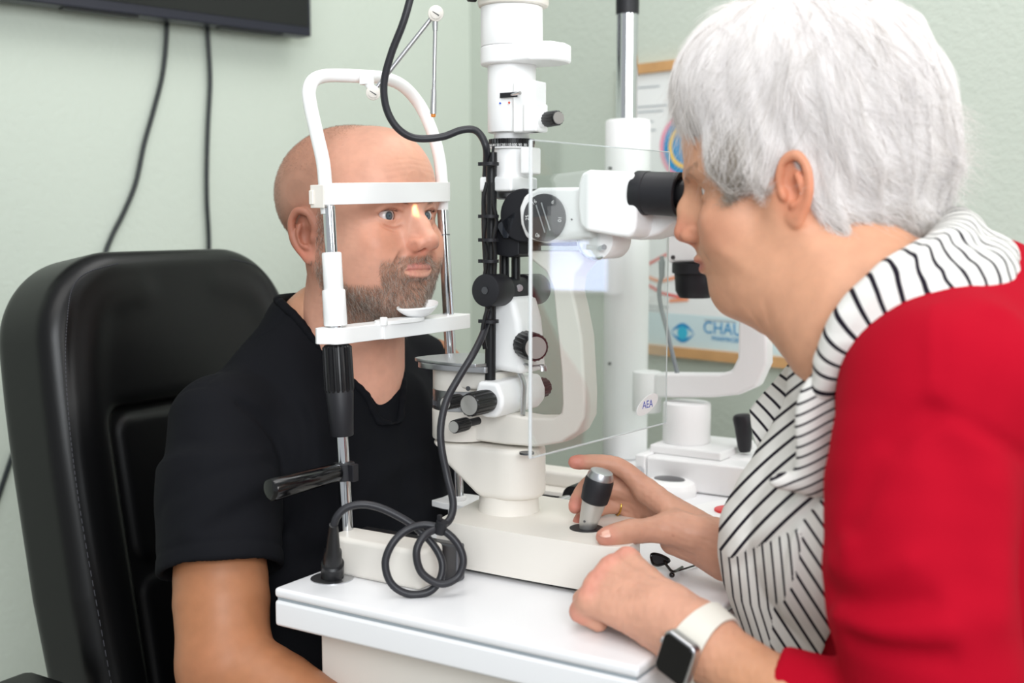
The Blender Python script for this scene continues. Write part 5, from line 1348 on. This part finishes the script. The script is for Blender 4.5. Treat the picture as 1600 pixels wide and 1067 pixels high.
# thumb
vh.chain([W(1112, 840, 1.262), W(1070, 830, 1.262), W(1035, 826, 1.268)], [.0215, .0185, .0152], .012, n=3)
vh.chain([W(1035, 826, 1.266), W(1005, 829, 1.258), W(985, 831, 1.252), W(962, 836, 1.244), W(944, 839, 1.238)], [.0150, .0124, .0130, .0118, .0088], .005, n=3)
vh.cone(W(1060, 815, 1.275), W(1015, 770, 1.322), .010, .008, .016)         # web
vh.cone(W(1060, 815, 1.300), W(1012, 796, 1.350), .014, .012, .012); vh.cone(W(1018, 782, 1.352), W(985, 776, 1.360), .0155, .0120, .012); vh.cone(W(1022, 812, 1.352), W(990, 812, 1.362), .0130, .0105, .010); vh.cone(W(1000, 766, 1.352), W(948, 764, 1.353), .0115, .0105, .008); vh.cone(W(1128, 870, 1.266), W(1052, 846, 1.285), .0190, .0150, .014); vh.cone(W(1010, 768, 1.342), W(990, 758, 1.350), .012, .010, .010)                 # hollow of the palm
fa_ = W(1235, 900, 1.215)
vh.cone(wr, wr + (fa_ - wr) * .6, .0285, .0305, .014, flat=((0.1, .3, 1), 1.0)); vh.cone(wr + (W(1080, 835, 1.28) - wr) * .3, wr, .024, .028, .012)
for pl_ in ([(1000, 716), (1006, 735)], [(1002, 818), (1000, 838)], [(1008, 818), (1006, 840)], [(985, 815), (986, 826)]):
    P_ = [h_ for h_ in (hit(vh, np.eye(4), x, y) for x, y in pl_) if h_ is not None]
    if len(P_) > 1: vh.dent(P_, .0007, .0014)
for pl_ in ([(1045, 740), (1080, 785), (1120, 825)], [(1060, 800), (1100, 812), (1130, 838)]):
    P_ = [h_ for h_ in (hit(vh, np.eye(4), x, y) for x, y in pl_) if h_ is not None]
    if len(P_) > 1: vh.dent(catmull(P_, 3), -.0010, .0028)
vh.noise(.00025, .012, 9); vh.blur(1); Vr, Qr = vh.nets()
# ---- left hand resting on the table
vl = Vox(W(1060, 960, 1.06) + np.array((-.19, -.16, -.09)), W(1060, 960, 1.06) + np.array((.22, .20, .13)), .0014)
ws = W(1095, 1002, 1.052); ed = W(1235, 1105, .985); el = W(1450, 1180, .93)
M4 = dict(i=W(980, 878, 1.158), m=W(955, 893, 1.146), r=W(935, 916, 1.133), p=W(922, 942, 1.120))
for key, rr in (('i', .0135), ('m', .0140), ('r', .0132), ('p', .0120)):
    vl.cone(ws + (M4[key] - ws) * .12, M4[key], .0215, rr, .016)
    vl.ell(M4[key] + np.array((0, 0, .0035)), (.0105, .0105, .0095), .008)
def cz(p, z): p = np.array(p); p[2] = max(p[2], z); return p
for key, px, pt in (('i', (956, 900, 1.175), (985, 930, 1.175)), ('m', (932, 918, 1.160), (965, 945, 1.16)), ('r', (913, 938, 1.143), (950, 962, 1.145)), ('p', (908, 955, 1.128), (935, 975, 1.125))):
    vl.chain([M4[key], cz(W(*px), .8115), cz(W(*pt), .8105)], [.0125, .0105, .0095], .006)
vl.chain([ws + (M4['i'] - ws) * .35, cz(W(1010, 905, 1.19), .815), cz(W(985, 900, 1.205), .8115)], [.018, .0125, .0095], .010)      # thumb on the far side
vl.cone(ws, W(1045, 965, 1.085), .0275, .026, .02)
vl.cone(ws, ed, .0300, .0350, .02, flat=((0, 0, 1), 1.08)); vl.cone(ed, el, .0350, .042, .02)
sl, g = vl.blk(vl.lo, vl.lo + vl.h * vl.n); vl.put(sl, (.8012 - g[2] + 0 * g[0] + 0 * g[1]).astype(np.float32)[:vl.n[0], :vl.n[1], :vl.n[2]], .004, 's') if False else None
for key in 'imrp':
    a_ = M4[key]; P_ = onsurf(vl, [a_ + (ws - a_) * t + np.array((0, 0, .02)) for t in (.12, .35, .6)]); vl.dent(catmull(P_, 3), -.0010, .0032)
for a_, b_ in (('i', 'm'), ('m', 'r'), ('r', 'p')):
    P_ = onsurf(vl, [(M4[a_] + M4[b_]) / 2 + (ws - M4[a_]) * t + np.array((0, 0, .015)) for t in (-.05, .12, .25)]); vl.dent(P_, .0016, .0045)
vl.noise(.00030, .014, 4); vl.blur(1); Vl, Ql = vl.nets()
W2 = [(tf(HW, Vg), Qg), (Vtw, Qtw), (Vr, Qr), (Vl, Ql)]
av, aq = join_vq(W2)
skc = np.array(lin('c4937a'))
Cr = tint_of(Vr, 'c08f78', [(W(896, 722, 1.328), (.016, .016, .014), 'c8786c', .7), (W(899, 792, 1.324), (.014,) * 3, 'c8786c', .7), (W(906, 820, 1.33), (.014,) * 3, 'c8786c', .7), (W(944, 839, 1.238), (.016,) * 3, 'cf8878', .6)])
Cl = tint_of(Vl, 'd29d85', [(M4[k] + np.array((0, 0, .01)), (.014,) * 3, 'd8897a', .6) for k in 'imrp'] + [(cz(W(908, 955, 1.128), .81), (.014,) * 3, 'd2766c', .7), (W(1230, 1080, .985), (.09,) * 3, 'c08a66', .8)])
rg = np.random.default_rng(5)
for _ in range(14):                                                        # age spots
    i = rg.integers(len(Vl)); r_ = rg.uniform(.0012, .003); w = np.clip(1.4 - np.linalg.norm(Vl - Vl[i], axis=1) / r_, 0, 1)[:, None] * .35; Cl = Cl * (1 - w) + np.array(lin('9a6048')) * w
    i = rg.integers(len(Vr)); w = np.clip(1.4 - np.linalg.norm(Vr - Vr[i], axis=1) / r_, 0, 1)[:, None] * .35; Cr = Cr * (1 - w) + np.array(lin('8f5b48')) * w
ct_ = np.tile(skc, (len(Vtw), 1))
mesh_vq('body', av, aq, 'skin_light', lady, None, np.concatenate([C, ct_, Cr, Cl]))
for s in (-1, 1): eyeball(HW, (.0650, s * .0320, 0), .0122, (1, 0, 0), lady)
# thumb nail
tn = W(944, 839, 1.238); tdir = (W(944, 839, 1.238) - W(962, 836, 1.244)); tdir /= np.linalg.norm(tdir)
h_ = hit(vh, np.eye(4), 943, 836); 
if h_ is not None:
    nn = vh.grad(h_[None])[0]; nn = nn - tdir * (nn @ tdir); nn /= np.linalg.norm(nn); sd = np.cross(nn, tdir)
    b = MB(np.eye(4)); vs = []; fs = []; A_, B_ = 10, 8
    for i in range(A_ + 1):
        for j in range(B_ + 1):
            a, c = -1 + 2 * i / A_, -1 + 2 * j / B_
            wv = .0058 * (1 - .25 * max(a, 0) ** 2 - .35 * max(-a, 0) ** 4); P = h_ + tdir * a * .0068 + sd * c * wv
            P = onsurf(vh, [P + nn * .004], .0003)[0]; vs.append(P)
    for i in range(A_):
        for j in range(B_): fs.append((i * (B_ + 1) + j, (i + 1) * (B_ + 1) + j, (i + 1) * (B_ + 1) + j + 1, i * (B_ + 1) + j + 1))
    b.add(vs, fs); no = b.build('thumb_nail', 'nail', lady, fixn=True); so = no.modifiers.new('s', 'SOLIDIFY'); so.thickness = .0006; so.offset = 1
# wedding ring
rc1 = np.array(W(966, 791, 1.361)); rd = W(955, 790, 1.360) - W(978, 793, 1.364); A, _ = axisframe(rc1, rc1 + rd)
b = MB(A); b.tube([(.0103 * math.cos(t), .0103 * math.sin(t), 0) for t in np.linspace(0, 6.2832, 33)[:-1]], .0012, 8, 1, closed=True, smooth=False); rg_ = b.build('finger_ring', 'gold', None); tag(rg_, 'thin gold ring on the finger curled behind the joystick', 'ring')

# ---- smartwatch
axd = (ws - ed) / np.linalg.norm(ws - ed)
cw_ = hit(vl, np.eye(4), 1062, 1034)
cw_ = cw_ if cw_ is not None else W(1062, 1034, 1.03)
ctr = ws + axd * ((cw_ - ws) @ axd)
wn = cw_ - ctr; wn -= axd * (wn @ axd); rw = np.linalg.norm(wn); wn /= rw
wn = wn + np.array((-.05, -.42, .10)); wn -= axd * (wn @ axd); wn /= np.linalg.norm(wn)
side = np.cross(axd, wn)                                                     # round the wrist
watch = thing('smartwatch', ctr, 'smartwatch with a black rounded screen and cream strap on the wrist nearest the camera', 'watch')
FWm = np.eye(4); FWm[:3, 0] = side; FWm[:3, 1] = axd; FWm[:3, 2] = wn; FWm[:3, 3] = ctr + wn * (rw + .0015)
def rrect(hx, hy, r, n=6):
    out = []
    for cx, cy, a0 in ((hx - r, hy - r, 0), (-hx + r, hy - r, 90), (-hx + r, -hy + r, 180), (hx - r, -hy + r, 270)):
        for k in range(n + 1): t = math.radians(a0 + 90 * k / n); out.append((cx + r * math.cos(t), cy + r * math.sin(t)))
    return out
b = MB(FWm); b.prism(rrect(.0215, .0180, .0075), -.002, .0085, 'z'); wc_ = b.build('watch_case', 'brushed_metal', watch, bevel=.0022, seg=4)
b = MB(FWm); b.prism(rrect(.0198, .0163, .0065), .0084, .0098, 'z'); b.build('screen', 'black_gloss', watch, bevel=.0009)
b = MB(FWm); b.cyl((.006, .0178, .0035), (.006, .0205, .0035), .0034, c=.0006); b.build('crown', 'brushed_metal', watch)
b = MB(np.eye(4)); vs = []; fs = []; nb_ = 72
for k in range(nb_):
    t = 2 * math.pi * k / nb_; dr_ = wn * math.cos(t) + side * math.sin(t)
    lo_, hi_ = .01, .07
    for _ in range(18):
        m_ = (lo_ + hi_) / 2
        if vl.sample((ctr + dr_ * m_)[None])[0] < .0006: lo_ = m_
        else: hi_ = m_
    wd = .0115 + .004 * max(0, math.cos(t)) ** 2
    for q_, o_ in ((-1, 0), (1, 0), (1, 1), (-1, 1)):
        # each edge follows the arm under it
        base_ = ctr + axd * q_ * wd; l2, h2 = .01, .07
        for _ in range(16):
            m_ = (l2 + h2) / 2
            if vl.sample((base_ + dr_ * m_)[None])[0] < .0006: l2 = m_
            else: h2 = m_
        vs.append(base_ + dr_ * (l2 + .0022 * o_))
for k in range(nb_):
    k2 = (k + 1) % nb_
    for q_ in range(4): fs.append((k * 4 + q_, k * 4 + (q_ + 1) % 4, k2 * 4 + (q_ + 1) % 4, k2 * 4 + q_))
b.add(vs, fs); b.build('strap', 'strap_cream', watch)

# ================================================================ cardigan
vc = Vox((.06, .62, .48), (.86, 1.48, 1.25), .0042)
lady_torso(vc, .0)
vc.ell(W(1300, 830, 1.16), (.085, .12, .10), .06)                              # bust side
sh_ = W(1468, 620, 1.00)
vc.cone(W(1500, 520, 1.12), W(1500, 600, 1.00), .085, .075, .06)                 # near shoulder
vc.cone(W(1470, 560, 1.25), W(1440, 700, 1.32), .08, .07, .06)                   # far shoulder
vc.cone(W(1560, 560, 1.18), W(1700, 900, 1.22), .10, .16, .08)                   # back
elb = W(1500, 1215, .93)
vc.chain([sh_, W(1440, 760, .975), W(1440, 950, .945), elb], [.080, .078, .075, .066], .03, n=3)
cuffd = (W(1182, 1062, 1.008) - el); cuff = W(1172, 1072, 1.012)
capped(vc, elb + np.array((0, .0, .01)), cuff, .060, .0425, .02, rnd=.003)
vc.chain([W(1440, 700, 1.32), W(1330, 890, 1.30), W(1215, 900, 1.215)], [.07, .055, .040], .03, n=3)   # far sleeve under the scarf
def cdent(pix, amp, w):
    P_ = [h_ for h_ in (hit(vc, np.eye(4), x, y, .7, 1.5) for x, y in pix) if h_ is not None]
    if len(P_) > 1: vc.dent(catmull(P_, 4), amp * 1.7, w * .85)
cdent([(1460, 475), (1456, 540), (1458, 590), (1452, 640)], -.003, .004)
cdent([(1452, 640), (1500, 655), (1560, 690), (1600, 720)], .004, .005); cdent([(1466, 475), (1461, 540), (1463, 590), (1455, 640), (1500, 650), (1560, 684), (1600, 712)], .0022, .0024)
cdent([(1452, 645), (1400, 680), (1360, 740), (1330, 820)], .006, .012)
cdent([(1380, 720), (1350, 780), (1325, 860)], -.004, .012)
cdent([(1300, 930), (1360, 950), (1450, 940)], .004, .010); cdent([(1310, 960), (1380, 985), (1480, 985)], -.004, .012)
cdent([(1330, 1000), (1400, 1020), (1480, 1030)], .004, .010); cdent([(1300, 880), (1350, 900), (1420, 880)], -.003, .010)
cdent([(1560, 500), (1540, 560), (1520, 640)], .003, .016); cdent([(1480, 700), (1500, 800), (1510, 900)], .003, .02); cdent([(1560, 760), (1570, 850), (1560, 960)], -.003, .02)
capped(vc, cuff + (cuff - elb) * .06, cuff - (cuff - elb) * .10, .0395, .0425, 0, 's', rnd=.001)
vc.noise(.0010, .13, 8); vc.blur(1); Vc2, Qc2 = vc.nets(); card = mesh_vq('cardigan', Vc2, Qc2, 'cardigan_red', lady)
# ================================================================ hair of the doctor
HWi = inv(HW); DH = 1.20
def pl3(px, py, D=DH, y=None):
    q = tf(HWi, W(px, py, D))[0]
    if y is not None: q[1] = y
    return q
vq = Vox((-.24, -.13, -.16), (.14, .13, .20), .0022)
vq.ell(pl3(1262, 140, y=0), (.112, .094, .092), 0)
vq.ell(pl3(1180, 130, y=0), (.075, .085, .070), .04)
vq.ell(pl3(1355, 180, y=0), (.080, .088, .085), .04)
vq.ell(pl3(1385, 262, y=0), (.062, .078, .052), .03)
vq.ell(pl3(1355, 318, y=0), (.050, .066, .030), .02)
vq.ell(pl3(1300, 300, y=0), (.040, .074, .040), .02)
vq.ell(pl3(1128, 165, y=0), (.036, .068, .050), .03)
for s in (-1, 1):
    vq.ell((.026, s * .070, .026), (.038, .018, .036), .02)               # hair over the temple
    vq.cone((.026, s * .076, .01), (.014, s * .077, -.006), .009, .004, .01)
vq.ell(pl3(1372, 334, y=0), (.056, .062, .026), .02)
for s in (-1, 1): vq.ell((-.052, s * .048, .012), (.050, .038, .050), .02)
for s in (-1, 1): vq.cone(pl3(1325, 338, y=s * .048), pl3(1415, 350, y=s * .040), .020, .022, .015)
# clear the face and the ears
vq.ell((.105, 0, -.035), (.060, .110, .070), .010, op='s')
vq.ell((.060, 0, -.090), (.075, .110, .070), .010, op='s')
for s in (-1, 1):
    vq.ell((-.006, s * .092, -.030), (.017, .026, .032), .004, op='s')
    vq.ell((.018, s * .085, -.050), (.030, .030, .035), .008, op='s')
vq.ell((.010, 0, -.120), (.058, .10, .045), .01, op='s')
for s in (-1, 1): vq.ell((.078, s * .075, -.010), (.034, .030, .030), .008, op='s')
for s in (-1, 1): vq.cone((-.036, s * .062, -.01), (-.044, s * .058, -.075), .020, .016, .012)
sl, g = vq.blk(vq.lo, vq.lo + vq.h * vq.n); g = [a_[:vq.n[i]] if a_.shape[i] == 1 else a_ for i, a_ in enumerate(g)]
X, Y, Z = np.meshgrid(*[vq.lo[i] + vq.h * np.arange(vq.n[i]) for i in range(3)], indexing='ij', sparse=True)
ang = np.arctan2(Y + 0 * X, X + .04); N_ = 0
for k, (fa, fz, am) in enumerate(((17, 18, .0011), (29, 35, .0008), (47, 22, .0006), (9, 40, .0014))): N_ = N_ + am * np.sin(fa * ang + fz * (Z + .3 * X) * (1 if k % 2 else -1) + k * 2.1)
vq.F = (vq.F + N_).astype(np.float32)
vq.blur(1); Vq_, Qq_ = vq.nets()
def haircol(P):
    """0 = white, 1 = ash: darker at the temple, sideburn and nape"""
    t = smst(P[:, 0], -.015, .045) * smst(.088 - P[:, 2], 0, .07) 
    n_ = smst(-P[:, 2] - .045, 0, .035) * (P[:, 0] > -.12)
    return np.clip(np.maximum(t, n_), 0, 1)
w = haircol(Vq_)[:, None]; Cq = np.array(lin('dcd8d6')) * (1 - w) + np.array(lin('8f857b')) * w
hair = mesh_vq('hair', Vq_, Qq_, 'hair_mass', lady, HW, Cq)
def flow(P, rng=RNG):
    crown = np.array((-.055, 0, .13)); d = P - crown; d[:, 1] *= 1.0
    a = np.stack([d[:, 0] * 1.1, d[:, 1] * .5, np.full(len(P), -.075)], 1)
    front = smst(P[:, 0], .0, .06)[:, None]
    a = a * (1 - front) + front * np.stack([np.full(len(P), .035), d[:, 1] * .3, np.full(len(P), -.09)], 1)
    low = smst(-P[:, 2], .0, .04)[:, None] * (P[:, 0] < 0)[:, None]
    a = a * (1 - low) + low * np.array((-.06, 0, -.05))
    return a / np.linalg.norm(a, axis=1, keepdims=True)
rt = scatter(Vq_, Qq_, 24000, lambda P: np.ones(len(P)) * (P[:, 1] > -.09))
cl = RNG.normal(size=(700, 3)); ci = (np.floor(rt[:, 0] * 90) * 13 + np.floor(rt[:, 1] * 90) * 7 + np.floor(rt[:, 2] * 60) * 3).astype(int) % 700
dr_ = flow(rt) + cl[ci] * .36
P_, R_ = grow(vq, HW, rt, dr_, RNG.uniform(.034, .075, len(rt)), 9, .00014, wob=.22, lift=.085, gravity=(0, 0, -.15), keep=.0004)
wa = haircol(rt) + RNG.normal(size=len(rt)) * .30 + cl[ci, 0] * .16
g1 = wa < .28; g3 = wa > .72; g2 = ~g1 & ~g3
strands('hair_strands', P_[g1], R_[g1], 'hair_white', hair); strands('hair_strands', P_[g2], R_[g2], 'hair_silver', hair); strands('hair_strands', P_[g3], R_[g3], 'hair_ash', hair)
# loose ends: fringe, nape and top wisps
def edgew(P): return smst(P[:, 0], .055, .09) * (P[:, 2] > .02) + .35 * smst(-P[:, 0], .10, .15) * (P[:, 2] < .03) + .25 * (P[:, 2] > .15) + smst(-P[:, 2], .05, .07)
rt = scatter(Vq_, Qq_, 3500, edgew); dr_ = flow(rt)
P_, R_ = grow(vq, HW, rt, dr_, RNG.uniform(.02, .045, len(rt)), 8, .00011, wob=.5, lift=.25, gravity=(0, 0, -.4), follow=False)
strands('loose_hairs', P_, R_, 'hair_silver', hair)
for s in (-1, 1):
    t = RNG.random(160); r0 = np.stack([.086 - .022 * t ** 1.3, s * (.014 + .034 * t), .018 + .005 * np.sin(t * 2.6) + (RNG.random(160) - .5) * .005], 1)
    r0 = np.array(onsurf(vlady, r0)); P_, R_ = grow(vlady, HW, r0, np.tile((-.2, s * .8, .15), (160, 1)), np.full(160, .006), 3, .00008, wob=.3, lift=.2); strands('eyebrow', P_, R_, 'hair_ash', lady)

# ================================================================ striped scarf
m = bpy.data.materials.new('striped_jersey'); m.use_nodes = True; N = m.node_tree.nodes; Lk = m.node_tree.links; b_ = N['Principled BSDF']
at_ = N.new('ShaderNodeAttribute'); at_.attribute_name = 'stripe'
ma1 = N.new('ShaderNodeMath'); ma1.operation = 'FRACT'; Lk.new(at_.outputs['Fac'], ma1.inputs[0])
ma2 = N.new('ShaderNodeMath'); ma2.operation = 'SUBTRACT'; ma2.inputs[1].default_value = .5; Lk.new(ma1.outputs[0], ma2.inputs[0])
ma3 = N.new('ShaderNodeMath'); ma3.operation = 'ABSOLUTE'; Lk.new(ma2.outputs[0], ma3.inputs[0])
mr = N.new('ShaderNodeMapRange'); mr.inputs[1].default_value = .10; mr.inputs[2].default_value = .135; Lk.new(ma3.outputs[0], mr.inputs[0])
mi = N.new('ShaderNodeMix'); mi.data_type = 'RGBA'; mi.inputs[6].default_value = lin('1a1420') + (1,); mi.inputs[7].default_value = lin('dedcd8') + (1,)
Lk.new(mr.outputs[0], mi.inputs[0]); Lk.new(mi.outputs[2], b_.inputs['Base Color']); b_.inputs['Roughness'].default_value = .85; b_.inputs['Specular IOR Level'].default_value = .2
MATS['striped_jersey'] = m
def stripe_attr(o, vals):
    a = o.data.attributes.new('stripe', 'FLOAT', 'POINT'); a.data.foreach_set('value', np.asarray(vals, np.float32))
def polyparam(P, path, s=.016):
    """arc length along a path, blended smoothly between its points"""
    path = np.array(path); L = np.concatenate([[0], np.cumsum(np.linalg.norm(np.diff(path, axis=0), axis=1))]); out = np.zeros(len(P))
    T = np.gradient(path, axis=0); T /= np.linalg.norm(T, axis=1, keepdims=True)
    for i in range(0, len(P), 20000):
        d = P[i:i + 20000, None] - path[None]; q = (d ** 2).sum(2); w = np.exp(-(q - q.min(1, keepdims=True)) / s ** 2)
        out[i:i + 20000] = (w * (L[None] + (d * T[None]).sum(2) * .6)).sum(1) / w.sum(1)
    return out
scarf = bpy.data.objects.new('scarf', None); COL.objects.link(scarf); scarf.parent = lady
# front drape over the chest
xb = lambda z: np.interp(z, [W(1300, y, 1.08)[2] for y in (1100, 1000, 850, 760, 700, 640, 590, 540)], [W(x, y, 1.08)[0] for x, y in ((1300, 1100), (1292, 1000), (1302, 850), (1290, 760), (1286, 700), (1300, 640), (1318, 590), (1345, 540))])
vd = Vox((.10, .90, .69), (.44, 1.42, 1.14), .0026)
for dd in (0.008,):
    vd.cone(W(1445, 610, 1.12), W(1520, 900, 1.16), .115 + dd, .150 + dd, .06); vd.ell(W(1300, 830, 1.16), (.085 + dd, .12 + dd, .10 + dd), .06)
vd.chain([W(1312, 560, 1.13), W(1275, 690, 1.15), W(1222, 830, 1.17), W(1236, 910, 1.17), W(1285, 1000, 1.17), W(1330, 1090, 1.17)], [.028, .045, .062, .064, .064, .055], .03, n=3)
vd.cone(W(1520, 900, 1.16), W(1640, 1250, 1.20), .150 + .008, .170 + .008, .06)
def ddent(v_, pix, amp, w, D0=.9):
    P_ = [h_ for h_ in (hit(v_, np.eye(4), x, y, D0, 1.5) for x, y in pix) if h_ is not None]
    if len(P_) > 1: v_.dent(catmull(P_, 4), amp, w)
ddent(vd, [(1290, 760), (1240, 815), (1190, 855), (1150, 885)], .006, .006)
ddent(vd, [(1288, 742), (1235, 798), (1185, 838), (1142, 868)], -.004, .007)
for a_, b_ in (((1285, 640), (1170, 800)), ((1280, 690), (1165, 835)), ((1270, 600), (1190, 740))): ddent(vd, [a_, ((a_[0] + b_[0]) / 2 - 6, (a_[1] + b_[1]) / 2 + 4), b_], .003, .007)
ddent(vd, [(1236, 830), (1220, 900), (1212, 960), (1215, 1030)], .004, .004); ddent(vd, [(1248, 830), (1234, 900), (1226, 960)], -.004, .006); ddent(vd, [(1262, 820), (1258, 900), (1270, 990)], .003, .008); ddent(vd, [(1196, 870), (1182, 930), (1200, 1000)], .002, .006)
Xd, Yd, Zd = np.meshgrid(*[vd.lo[i] + vd.h * np.arange(vd.n[i]) for i in range(3)], indexing='ij', sparse=True)
vd.F = np.maximum(vd.F, (Xd - xb(Zd)) * .9 + 0 * Yd).astype(np.float32)
vd.F = np.maximum(vd.F, (Zd - W(1290, 548, 1.10)[2] - .0 * Xd)).astype(np.float32)
vd.blur(2); Vd_, Qd_ = vd.nets(); od = mesh_vq('drape', Vd_, Qd_, 'striped_jersey', scarf)
def px_of(Wp):
    q = Wp - np.array([0, 0, CAM_Z]); f = q[:, 1] * cT - q[:, 2] * sT; u = q[:, 1] * sT + q[:, 2] * cT
    return q
zl = lambda x: np.interp(x, [W(1150, 880, 1.12)[0], W(1231, 812, 1.10)[0], W(1292, 745, 1.08)[0]], [W(1150, 880, 1.12)[2], W(1231, 812, 1.10)[2], W(1292, 745, 1.08)[2]])
up_ = Vd_[:, 2] > zl(Vd_[:, 0])
bpy.data.objects.remove(od)
fc = Vd_[Qd_].mean(1); fup = fc[:, 2] > zl(fc[:, 0])
APX = lambda z: np.interp(z, [W(1215, 1040, 1.1)[2], W(1212, 960, 1.1)[2], W(1236, 830, 1.1)[2]], [W(1215, 1040, 1.1)[0], W(1212, 960, 1.1)[0], W(1236, 830, 1.1)[0]])
flf = ~fup & (fc[:, 0] < APX(fc[:, 2])); frt = ~fup & ~flf
def piece(nm, mask, fn):
    Qs = Qd_[mask]; u_, iv = np.unique(Qs, return_inverse=True); o = mesh_vq(nm, Vd_[u_], iv.reshape(-1, 4), 'striped_jersey', scarf); stripe_attr(o, fn(*Vd_[u_].T)); return o
piece('drape', fup, lambda x, y, z: ((z - x) * .707 + .30 * (y - 1.1) + 1.6 * (x - .24) ** 2 + .9 * (z - .95) ** 2) / .0132)
piece('underlayer', flf, lambda x, y, z: ((x - APX(z) * .9) * .85 - .16 * (y - 1.08) + .22 * (z - .9)) / .0072)
piece('side_fold', frt, lambda x, y, z: ((x - .24) * .84 + (z - .9) * .50 + .6 * (x - .24) * (z - .9)) / .0105)
# collar rolled round the neck
vk_ = Vox((.20, .86, .96), (.56, 1.36, 1.26), .0026)
cp = [W(1320, 470, 1.22), W(1390, 400, 1.235), W(1450, 372, 1.20), W(1492, 378, 1.13), W(1478, 412, 1.065), W(1418, 448, 1.035), W(1352, 500, 1.035), W(1312, 556, 1.045), W(1292, 606, 1.055)]
cp = catmull(cp, 5)
R0 = np.interp(np.linspace(0, 1, len(cp)), [0, .3, .5, .65, .8, 1], [.020, .030, .034, .034, .028, .014])
for a_, b_, ra, rb in zip(cp[:-1], cp[1:], R0[:-1], R0[1:]): vk_.cone(a_, b_, ra, rb, .004, flat=((.45, -.8, -.35), 1.35))
# inner drop to the neck and overlap towards the shoulder
for a_, b_, ra, rb in zip(cp[15:-8], cp[16:-7], R0[15:], R0[16:]):
    o_ = np.array((.026, -.012, -.016)); vk_.cone(a_ + o_, b_ + o_, ra * .78, rb * .78, .012)
ddent(vk_, [(1500, 372), (1440, 415), (1380, 462), (1335, 520)], .004, .006, .85); ddent(vk_, [(1515, 392), (1460, 432), (1400, 475), (1350, 530)], -.003, .005, .85); ddent(vk_, [(1465, 362), (1400, 412), (1350, 460), (1310, 520)], .003, .005, .85)
vk_.cone(NBW + np.array((-.03, 0, -.03)), tf(HW, (-.045, 0, -.06))[0], .050, .046, .004, 's')
vk_.noise(.0008, .035, 6); vk_.blur(1); Vk_, Qk_ = vk_.nets(); ok_ = mesh_vq('collar_roll', Vk_, Qk_, 'striped_jersey', scarf)
stripe_attr(ok_, (polyparam(Vk_, cp) + .35 * (Vk_[:, 2] - 1.1) + .12 * (Vk_[:, 0])) / .0088)
# gathered hanging edge
vg_ = Vox((.20, .90, .88), (.36, 1.18, 1.10), .0018)
gpth = catmull([W(1296, 590, 1.055), W(1276, 622, 1.058), W(1274, 660, 1.060), W(1280, 700, 1.062), W(1284, 738, 1.064)], 5)
for i in range(len(gpth) - 1):
    t = i / (len(gpth) - 1); vg_.cone(gpth[i], gpth[i + 1], .013 + .010 * t, .013 + .010 * (t + .05), .004, flat=((0.2, -1, .1), 1.9))
for k in range(9):
    t = .12 + k * .1; i = int(t * (len(gpth) - 1)); p_ = gpth[min(i, len(gpth) - 1)] + np.array((.010 + .010 * t, -.004, 0)); vg_.ell(p_, (.010, .007, .0055), .004)
vg_.ell(W(1252, 752, 1.068), (.030, .012, .010), .012)
vg_.blur(1); Vg_, Qg_ = vg_.nets(); og = mesh_vq('gathered_edge', Vg_, Qg_, 'striped_jersey', scarf)
stripe_attr(og, (Vg_[:, 2] * 1.0 - Vg_[:, 0] * .55) / .0100)
# far lapel: a thin curved sheet behind the neck opening
A_ = [W(*p) for p in ((1272, 522, 1.185), (1250, 545, 1.20), (1218, 585, 1.215), (1185, 622, 1.222), (1171, 640, 1.222))]
B_ = [W(*p) for p in ((1284, 560, 1.15), (1262, 610, 1.16), (1235, 660, 1.175), (1205, 705, 1.19), (1192, 716, 1.195))]
A_ = catmull(A_, 5); B_ = catmull(B_, 5); vs = []; fs = []; nB = 14; st_ = []
for i, (a_, c_) in enumerate(zip(A_, B_)):
    for j in range(nB + 1):
        t = j / nB; p_ = a_ * (1 - t) + c_ * t + np.array((-.006, -.016, .0)) * math.sin(math.pi * t) ; vs.append(p_); st_.append(0)
for i in range(len(A_) - 1):
    for j in range(nB): fs.append((i * (nB + 1) + j, (i + 1) * (nB + 1) + j, (i + 1) * (nB + 1) + j + 1, i * (nB + 1) + j + 1))
b = MB(np.eye(4)); b.add(vs, fs); o = b.build('lapel', 'striped_jersey', scarf); so = o.modifiers.new('s', 'SOLIDIFY'); so.thickness = .0035
vv_ = np.array(vs); stripe_attr(o, (vv_[:, 0] * .80 + vv_[:, 2] * .60 + .0) / .0115)
